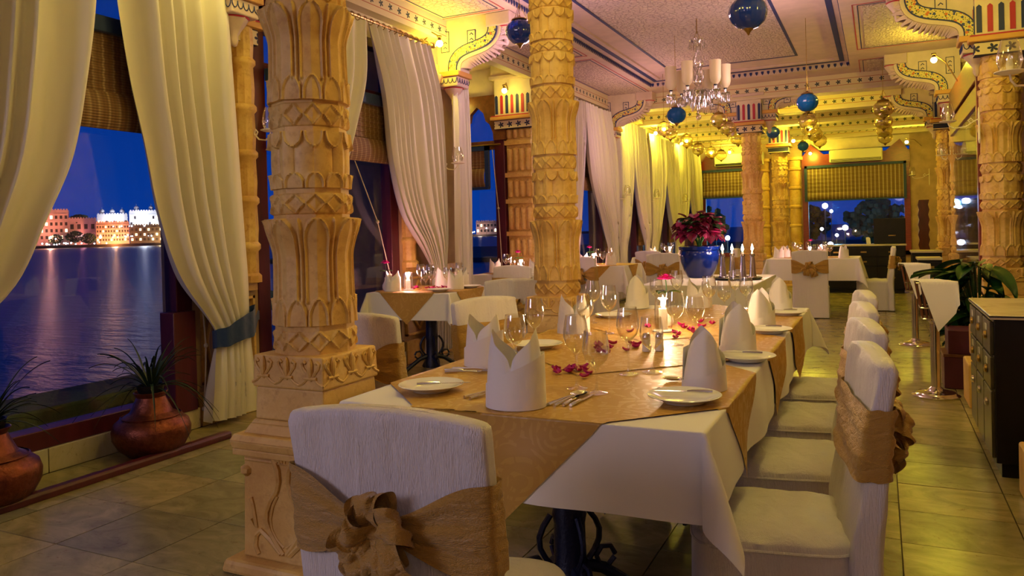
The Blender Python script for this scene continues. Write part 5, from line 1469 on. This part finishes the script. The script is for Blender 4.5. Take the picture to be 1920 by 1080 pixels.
arm_bulb('bulb behind the largest bracket on the right', (.62, 7.0, 3.2), (XR-.01, 7.0, 3.25), 51)
arm_bulb('bulb at the top of the far left curtains', (-3.95, 12.95, 3.2), (XL+.01, 13.0, 3.28), 74)
arm_bulb('second bulb along the far left curtains', (-3.95, 14.9, 3.15), (XL+.01, 14.9, 3.28), 74)
arm_bulb('third bulb along the far left curtains', (-3.95, 17.1, 3.15), (XL+.01, 17.1, 3.28), 74)
arm_bulb('glaring bulb on the far column beside the pale lanterns', (-1.55, 16.6, 2.98), (-1.68, 16.82, 2.95), 86)
arm_bulb('bulb left of the wide far window', (-1.45, 19.5, 2.95), (-1.6, 19.95, 3.0), 62)
arm_bulb('upper bulb right of the wide far window', (.55, 18.2, 2.95), (.9, 19.9, 3.0), 62)
arm_bulb('bulb over the far left window', (-3.3, 19.4, 3.1), (-3.3, 19.98, 3.15), 62)
bulb('bulb behind the far column capital on the left', (-2.15, 13.6, 3.25), 48, drop=.3)
bulb('bulb behind the far column capital on the right', (-1.0, 13.6, 3.25), 56, drop=.3)
# ---- hanging globes
def make_lantern(label, mat, loc, r, ztop, group, lit=False):
    t = thing('hanging_lantern', label, 'lantern', loc, 0, group)
    pr = [(.10, -.86), (.22, -.84), (.52, -.74), (.82, -.48), (.97, -.15), (1.0, .10), (.93, .40), (.76, .64), (.55, .78), (.46, .84)]
    G().lathe([(a*r, b*r) for a, b in pr], 64, (0, 0, 0), rf=lambda a, z: 1+.035*abs(cos(10*a)), cap=False).out('globe', mat, t, angle=80)
    G().lathe([(.44*r, .80*r), (.60*r, .84*r), (.56*r, .92*r), (.30*r, 1.02*r), (.12*r, 1.10*r), (.05*r, 1.2*r)], 24).out('cap', 'brass', t)
    G().lathe([(.005*r, -1.18*r), (.06*r, -1.12*r), (.12*r, -1.0*r), (.22*r, -.90*r), (.28*r, -.82*r)], 16).out('finial', 'brass', t)
    h = ztop-loc[2]; g = G()
    for k in range(3):
        a = 2*pi*k/3+.3; G().tube([(.55*r*cos(a), .55*r*sin(a), .88*r), (.02*r*cos(a), .02*r*sin(a), min(2.0*r, h-.02))], max(.0025, .02*r), 5).out('chain', 'brass', t)
    G().tube([(0, 0, min(1.15*r, h*.5)), (0, 0, h)], max(.003, .025*r), 6).out('rod', 'brass', t)
    if lit:
        G().sphere((0, 0, 0), .22*r, 8, 6).out('bulb', 'bulb', t)
        l = lamp('lantern_light', 'POINT', (0, 0, -.02), lit, YEL, .05); l.parent = t
    return t
GL = 'hanging glass lanterns'
ZH = ZC+.11
make_lantern('large dark blue ribbed lantern at the top centre right', 'blue', (-.79, 5.5, 2.735), .128, ZH, GL)
make_lantern('dark blue lantern half hidden left of the second column', 'blue', (-2.87, 6.25, 3.06), .125, ZH, GL)
make_lantern('turquoise blue lantern hanging right of the chandelier', 'teal', (-.725, 9.5, 2.675), .118, ZH, GL)
make_lantern('turquoise blue lantern hanging behind the chandelier', 'teal', (-2.25, 9.5, 2.665), .115, ZH, GL)
make_lantern('small blue lantern behind the far column, upper', 'blue', (-1.66, 14.2, 2.90), .115, ZC, GL)
make_lantern('small blue lantern behind the far column, lower', 'blue', (-1.45, 17.6, 2.95), .115, ZC, GL)
cl = [((-2.98, 11.75), 2.80, .115, 1, 'pale ribbed lantern at the front of the left row, lit'), ((-3.02, 12.3), 2.80, .115, 0, 'unlit pale lantern just behind the first left one'), ((-3.05, 13.6), 2.80, .12, 1, 'lit pale lantern in the middle of the left row'), ((-3.02, 14.4), 2.72, .12, 0, 'unlit pale lantern in the middle of the left row'), ((-3.05, 15.8), 2.77, .12, 1, 'lit pale lantern near the back of the left row'), ((-3.0, 16.6), 2.78, .12, 0, 'last pale lantern of the left row'),
      ((-2.10, 11.5), 2.83, .12, 0, 'pale lantern right of the chandelier, first of its row'), ((-2.1, 12.2), 2.80, .12, 0, 'pale lantern right of the chandelier, second of its row'), ((-2.2, 13.8), 2.80, .13, 0, 'pale lantern just left of the far column'),
      ((-.93, 12.2), 2.80, .13, 0, 'pale lantern below the turquoise lantern on the right'), ((-1.0, 13.4), 2.83, .13, 1, 'second pale lantern below the turquoise one, glowing'), ((-1.0, 14.6), 2.85, .13, 0, 'third pale lantern in the right group'), ((-1.0, 15.8), 2.86, .13, 0, 'last pale lantern in the right group'),
      ((.08, 12.0), 2.86, .135, 0, 'pale lantern at the top of the right hand column of lanterns'), ((.09, 13.6), 2.87, .135, 0, 'second pale lantern on the far right'), ((.11, 15.0), 2.88, .13, 0, 'third pale lantern on the far right'), ((.13, 16.5), 2.9, .13, 0, 'lowest pale lantern on the far right')]
for (x, y), z, r, lit, lb in cl: make_lantern(lb, 'clear', (x, y, z), r, ZC+.0 if y > CY1 else ZH, GL, 7 if lit else 0)
# ---- chandelier
t = thing('chandelier', 'crystal chandelier with frosted glass shades on curved arms', 'chandelier', (-1.84, 8.85, 2.55))
HT = ZC+.105-2.55
G().tube([(0, 0, .93), (0, 0, HT)], .006, 6).out('suspension_rod', 'brass', t)
G().tube([(-.03, 0, .88), (0, 0, .98), (.03, 0, .88)], .004, 6).out('hook', 'brass', t)
G().lathe([(.001, .02), (.02, .04), (.025, .08), (.015, .12), (.06, .16), (.11, .22), (.13, .27), (.12, .285), (.03, .29), (.02, .33), (.045, .36), (.05, .40), (.025, .44), (.022, .50), (.055, .55), (.068, .60), (.05, .66), (.022, .70), (.02, .78), (.07, .84), (.075, .865), (.02, .88), (.001, .93)], 24, cap=False).out('stem', 'crystal', t)
G().sphere((0, 0, -.02), .032, 12, 8).out('pendant_ball', 'crystal', t)
prism_ = G().lathe([(.001, 0), (.006, -.012), (.0075, -.05), (.004, -.075), (.001, -.085)], 6, cap=False).mesh('crystal_drop', 'crystal', False)
def drops(parent, r, z, n, c=(0, 0), s=1.0):
    for k in range(n):
        a = 2*pi*k/n; o = bpy.data.objects.new('crystal_drop', prism_); COL.objects.link(o); o.parent = parent
        o.location = (c[0]+r*cos(a), c[1]+r*sin(a), z); o.scale = (1.1*s, 1.1*s, 1.15*s)
drops(t, .085, .865, 14, s=1.15); drops(t, .062, .52, 12, s=1.3); drops(t, .13, .27, 16, s=1.3); drops(t, .085, .20, 10, s=1.2)
for k in range(6):
    a = 2*pi*k/6+.35; c, s_ = cos(a), sin(a)
    ar = G().tube([(c*r, s_*r, z) for r, z in ((.04, .25), (.09, .30), (.15, .27), (.20, .18), (.26, .145), (.30, .18), (.305, .225))], [.011, .012, .012, .012, .012, .012, .012], 8).out('arm', 'crystal', t)
    G().lathe([(.001, .22), (.05, .235), (.055, .245), (.015, .25), (.018, .285), (.012, .29)], 16, (c*.305, s_*.305, 0), cap=False).out('drip_pan', 'crystal', t)
    G().lathe([(.016, .28), (.022, .30), (.016, .315)], 12, (c*.305, s_*.305, 0)).out('gallery', 'iron', t)
    drops(t, .048, .235, 7, (c*.305, s_*.305), 1.0)
    o_ = [(.022, .30), (.052, .335), (.062, .38), (.062, .46), (.066, .565)]
    G().lathe(o_+[(r-.002, z) for r, z in reversed(o_)], 24, (c*.305, s_*.305, 0), cap=False).out('glass_shade', 'shade', t)
# ---- wall sconces with hurricane glass
def make_sconce(label, loc, rz, arm=.24):
    """glass stands at local origin, arm reaches towards +x to the wall plate"""
    t = thing('wall_sconce', label, 'sconce', loc, rz, 'hurricane glass wall sconces')
    o_ = [(.030, .012), (.050, .03), (.060, .07), (.054, .12), (.042, .165), (.037, .18)]
    lathe_in(o_, [(r-.002, z) for r, z in o_], 28).out('hurricane_glass', 'glass', t)
    G().lathe([(.001, 0), (.05, .004), (.072, .012), (.072, .016), (.03, .014), (.001, .012)], 28, cap=False).out('drip_dish', 'wax', t)
    G().lathe([(.001, .014), (.014, .016), (.017, .05), (.012, .085), (.002, .105)], 12, cap=False).out('candle', 'wax', t)
    G().tube([(0, 0, 0), (.01, 0, -.03), (.05, 0, -.055), (arm*.6, 0, -.045), (arm*.85, 0, .0), (arm*.75, 0, .03), (arm*.66, 0, .01), (arm*.74, 0, -.015)], .006, 6).out('scroll_arm', 'wax', t)
    G().tube([(arm*.85, 0, .0), (arm, 0, .02)], .006, 6).out('arm_end', 'wax', t)
    G().prism([(-.03, -.17), (0, -.21), (.03, -.17), (.026, .06), (0, .13), (-.026, .06)], lambda a, b, c: (arm+c, a, b), 0, .008).out('wall_plate', 'wax', t, False)
    return t
make_sconce('hurricane glass sconce on the pier left of the front column', (-4.0, 4.30, 2.05), pi, .19)
make_sconce('hurricane glass sconce left of the alcove window', (-3.98, 7.02, 2.0), pi, .2)
make_sconce('large hurricane glass sconce at the upper right edge', (.625, 4.72, 2.02), .9, .3)
make_sconce('hurricane glass sconce on the column before the glass screen', (.60, 8.3, 2.19), .1, .25)
make_sconce('small hurricane sconce seen past the glass screen', (.78, 11.95, 2.15), 0, .1)
for y, lb in ((12.75, 'hurricane sconce between the pink and yellow curtains'), (14.68, 'hurricane sconce between the middle yellow curtains'), (17.12, 'hurricane sconce between the last yellow curtains')):
    make_sconce(lb, (-3.90, y, 1.85), pi, .3)
make_sconce('hurricane sconce right of the wide far window', (.62, 17.6, 2.2), 0, .3)

# ================================================================== POTS AND PLANTS
def make_pot(label, loc, s=1.0):
    t = thing('copper_pot', label, 'pot', loc, 0, 'copper pots', s)
    G().lathe([(.001, 0), (.11, 0), (.14, .008), (.20, .06), (.232, .12), (.236, .17), (.222, .215), (.18, .25), (.135, .275), (.125, .285), (.105, .33), (.085, .375), (.098, .395), (.102, .405), (.096, .408), (.075, .38), (.001, .35)], 56, cap=False).out('body', 'copper', t)
    G().lathe([(.178, .249), (.184, .256), (.176, .262)], 48, cap=False).out('shoulder_ring', 'copper', t)
    G().lathe([(.001, .39), (.07, .39), (.08, .43), (.085, .45), (.078, .45), (.07, .42), (.001, .41)], 24, cap=False).out('inner_pot', 'black', t)
    return t
P1 = make_pot('hammered copper pot under the window holding a strappy plant', (-3.945, 3.17, 0), .93)
dup(P1, (-3.93, 2.235, 0), .4, 'copper pot cut off by the left edge', scale=.95)
def strap_plant(label, loc, n, seed, l=.34):
    t = thing('strap_leaf_plant', label, 'plant', loc, 0, 'strappy plants in copper pots'); rn = random.Random(seed)
    for k in range(n):
        a = rn.uniform(0, 6.28); L = l*rn.uniform(.6, 1.1); up = rn.uniform(.25, 1.0); w_ = rn.uniform(.012, .02)
        c, s_ = cos(a), sin(a)
        def fn(u, v):
            q = v*L; rr = q*(1-.4*up)+.01; z = q*up*1.25-(q*q)*(1.3+.8*(1-up))
            ww = w_*(1-v**3)*(.6+.4*sin(pi*min(1, v*1.2+.1)))
            return (rr*c-s_*(u-.5)*ww, rr*s_+c*(u-.5)*ww, z+.004*(2*u-1)**2)
        G().grid(fn, 2, 12).out('leaf', 'grass', t, angle=180)
strap_plant('dark strappy plant in the copper pot by the window', (-3.945, 3.17, .385), 54, 4, .52)
strap_plant('green strappy plant peeking in at the left edge', (-3.93, 2.235, .39), 40, 9, .40)
# big leafy plant on the right
pt_ = thing('leafy_plant', 'big leafy green plant behind the towel stands on the right', 'plant', (.72, 7.30, 0))
G().lathe([(.001, 0), (.13, 0), (.17, .25), (.18, .28), (.165, .28), (.001, .25)], 28, cap=False).out('pot', 'purple', pt_)
rn = random.Random(33)
for k in range(85):
    a = rn.uniform(1.4, 5.8); hgt = rn.uniform(.30, .92); r0 = rn.uniform(.02, .2)
    b = Vector((r0*cos(a), r0*sin(a)*1.3, hgt)); d = Vector((cos(a), sin(a), rn.uniform(-.5, .55)))
    G().tube([(0, 0, .26), (b.x*.5, b.y*.5, hgt*.7), tuple(b)], .005, 5).out('stalk', 'leaf', pt_)
    g = G(); leafgrid(g, b, d, rn.uniform(.20, .32), rn.uniform(.10, .16), .45, .22, 6, 12); g.out('leaf', 'leaf', pt_, angle=180)

# ================================================================== CABINETS, STANDS
def make_cabinet():
    t = thing('drawer_cabinet', 'black drawer cabinet with a marble top on the right', 'cabinet', (.49, 4.40, 0))
    L, D, Hc = .96, .46, .80
    G().box(0.006, D, 0, L, .07, Hc-.022).out('carcass', 'black', t, False, bevel=.004)
    G().box(.03, D, .02, L-.02, 0, .07).out('plinth', 'black', t, False)
    G().box(-.012, D+.01, -.008, L+.008, Hc-.022, Hc).out('marble_top', 'skirt', t, False, bevel=.004)
    G().box(-.016, D+.014, -.012, L+.012, Hc-.010, Hc-.004).out('top_edging', 'black', t, False)
    ys_ = [.01, .325, .64, .95]
    for i in range(3):
        for j, (z0, z1) in enumerate(((.60, .765), (.43, .59), (.09, .42))):
            d = G().box(-.010, .008, ys_[i]+.01, ys_[i+1]-.01, z0, z1).out('drawer' if j < 2 else 'door', 'olive', t, False, bevel=.004)
            yc, zc = (ys_[i]+ys_[i+1])/2, (z0+z1)/2 if j < 2 else z1-.08
            G().lathe([(.001, 0), (.028, .002), (.024, .012), (.001, .016)], 14).xf(lambda x, y, z: (-.010-z, yc+y*1.0, zc+x*.75)).out('cup_handle', 'chrome' if j == 2 else 'brass', d)
            if j < 2: G().box(-.0125, -.009, yc-.028, yc+.028, zc+.028, zc+.060).out('label_holder', 'china', d, False)
    return t
make_cabinet()
def dark_cab(label, loc, w_, d_, h, cols, rows, top=True):
    t = thing('sideboard', label, 'cabinet', loc, 0, 'dark sideboards')
    G().box(0, w_, 0, d_, .06, h-.03).out('carcass', 'black', t, False, bevel=.006)
    G().box(.03, w_-.03, .03, d_, 0, .06).out('plinth', 'black', t, False)
    G().box(-.015, w_+.015, -.015, d_, h-.03, h).out('marble_top', 'skirt', t, False, bevel=.004)
    for i in range(cols):
        x0, x1 = w_*i/cols+.01, w_*(i+1)/cols-.01; xc = (x0+x1)/2
        zz = [.08, h*.55, h*.74, h-.05]
        for j in range(3):
            d = G().box(x0, x1, -.014, .004, zz[j]+.008, zz[j+1]-.008).out('drawer' if j else 'door', 'black', t, False, bevel=.004)
            zc = (zz[j]+zz[j+1])/2
            G().box(xc-.05, xc+.05, -.024, -.012, zc-.014, zc+.014).out('label_handle', 'brass', d, False, bevel=.004)
    return t
dark_cab('long black sideboard under the wide far window', (-.95, 15.2, 0), 1.36, .5, .88, 3, 3)
# dark screen standing on the sideboard
t = thing('dark_board', 'black board standing on the far sideboard', 'board', (-.10, 15.42, .88)); G().box(0, .52, 0, .05, 0, .46).out('panel', 'black', t, False, bevel=.01); G().box(.24, .36, -.012, 0, .14, .16).out('handle', 'brass', t, bevel=.004)
dark_cab('first low dark side cabinet behind the towel stands', (.46, 11.6, 0), .27, .5, .78, 1, 2)
dark_cab('second low dark side cabinet behind the towel stands', (.44, 13.2, 0), .40, .6, .82, 1, 2)
t = thing('menu_holder', 'small cream card holder on the far sideboard', 'holder', (-.22, 15.4, .88)); G().prism([(0, 0), (.07, 0), (.06, .11), (.03, .13), (-.01, .12)], lambda a, b, c: (a, c, b), 0, .05).out('cards', 'napkin', t, False)
def make_stand(label, loc):
    t = thing('towel_stand', label, 'stand', loc, 0, 'chrome towel stands')
    G().lathe([(.001, .0), (.155, .0), (.158, .012), (.135, .022), (.128, .034), (.10, .040), (.06, .046), (.045, .06), (.03, .075), (.001, .075)], 48, cap=False).out('base', 'chrome', t)
    G().tube([(0, 0, .07), (0, 0, .59)], .032, 20).out('pole', 'chrome', t)
    G().lathe([(.032, .53), (.05, .55), (.05, .57), (.032, .58)], 20, (0, 0, 0)).out('collar', 'chrome', t)
    # slatted tapering bin
    b0, b1, z0, z1 = .075, .115, .57, .83
    for k in range(24):
        q = k/24*4; sd = int(q); u = (q-sd)*2-1
        def pt2(h, z):
            x, y = ((u, -1), (1, u), (-u, 1), (-1, -u))[sd]; return (x*h, y*h*1.1, z)
        G().tube([pt2(b0, z0), pt2(b1, z1)], .0075, 5).out('slat', 'brown', t)
    for z, h in ((.57, .078), (.65, .092), (.83, .118)):
        g = G(); c = [(-h, -h*1.1), (h, -h*1.1), (h, h*1.1), (-h, h*1.1)]
        for k in range(4): g.tube([(*c[k], z), (*c[(k+1) % 4], z)], .006, 5)
        g.out('rim', 'chrome', t)
    G().box(-b0, b0, -b0, b0, z0, z0+.006).out('bin_floor', 'brown', t, False)
    return t
def towel(label, loc, seed):
    t = thing('towel', label, 'towel', loc, 0, 'white towels on the stands')
    a, b = .126, .137
    def fn(u, v):
        p, q = (u-.5)*.19, (v-.5)*.56
        x, y = p*.93-q*.36, p*.36+q*.93-.08+.10*(u-.5)
        X, Y, Z_ = drape(x, y, a, b, .004, .006, seed, .25)
        if Z_ < -.02 and Y > .0: Z_ *= .6
        return (X, Y, Z_*1.25)
    G().grid(fn, 30, 36).out('cloth', 'napkin', t, angle=180)
S1 = make_stand('nearer chrome stand with slatted bin and towel', (.345, 6.30, 0)); dup(S1, (.31, 8.85, 0), 0, 'further chrome stand with slatted bin and towel')
towel('white towel hanging to a point over the nearer stand', (.345, 6.30, .838), 1); towel('white towel over the further stand', (.31, 8.85, .838), 2)
# stone steps and plum bench beyond the cabinet
t = thing('stone_step', 'carved stone step at the foot of the right hand wall', 'step', (.52, 5.95, 0)); G().box(0, .16, 0, .38, 0, .30).out('lower_block', 'stone', t, False, bevel=.012); G().box(.05, .22, .08, .5, .30, .52).out('upper_block', 'stone', t, False, bevel=.012)
t = thing('stone_step', 'stone block at the bottom right corner', 'step', (.56, 3.45, 0)); G().box(.0, .3, 0, .75, 0, .24).out('lower_block', 'stone', t, False, bevel=.012); G().box(.04, .3, .1, .6, .24, .36).out('upper_block', 'stone', t, False, bevel=.012)
t = thing('bench', 'plum coloured bench box beneath the leafy plant', 'bench', (.42, 6.62, 0)); G().box(0, .26, 0, .34, 0, .24).out('lower_box', 'purple', t, False, bevel=.006); G().box(.03, .26, .02, .34, .26, .44).out('upper_box', 'purple', t, False, bevel=.006); G().box(-.005, .265, -.005, .345, .24, .26).out('ledge', 'brown', t, False)
# carved screen by the far window
t = thing('carved_screen', 'dark red scalloped shutter right of the wide far window', 'shutter', (.80, 17.4, .3)); G().prism([(-.08, 0), (.08, 0)]+[(.08+(.025 if k % 2 else 0), .1+k*.1) for k in range(14)]+[(-.08-(.025 if k % 2 else 0), 1.4-k*.1) for k in range(14)], lambda a, b, c: (a, c, b), 0, .03).out('panel', 'burg', t, False); G().box(-.06, .06, -.02, .05, -.3, 0).out('foot', 'burg', t, False)
# air conditioner
t = thing('air_conditioner', 'cream wall air conditioner above the wide far window', 'air conditioner', (-1.05, YF-.28, 2.72)); G().box(0, 1.15, 0, .2, 0, .30).out('casing', 'ac', t, bevel=.03); G().box(.04, 1.11, -.006, .02, .02, .075).out('vent', 'black', t, False)
for k in range(3): G().box(.05, 1.10, -.012, -.002, .028+k*.016, .034+k*.016).out('louvre', 'ac', t, False)
t = thing('air_conditioner', 'cream wall air conditioner above the left far window', 'air conditioner', (-3.75, YF-.28, 2.78)); G().box(0, 1.2, 0, .2, 0, .32).out('casing', 'ac', t, bevel=.03); G().box(.04, 1.16, -.006, .02, .02, .075).out('vent', 'black', t, False)
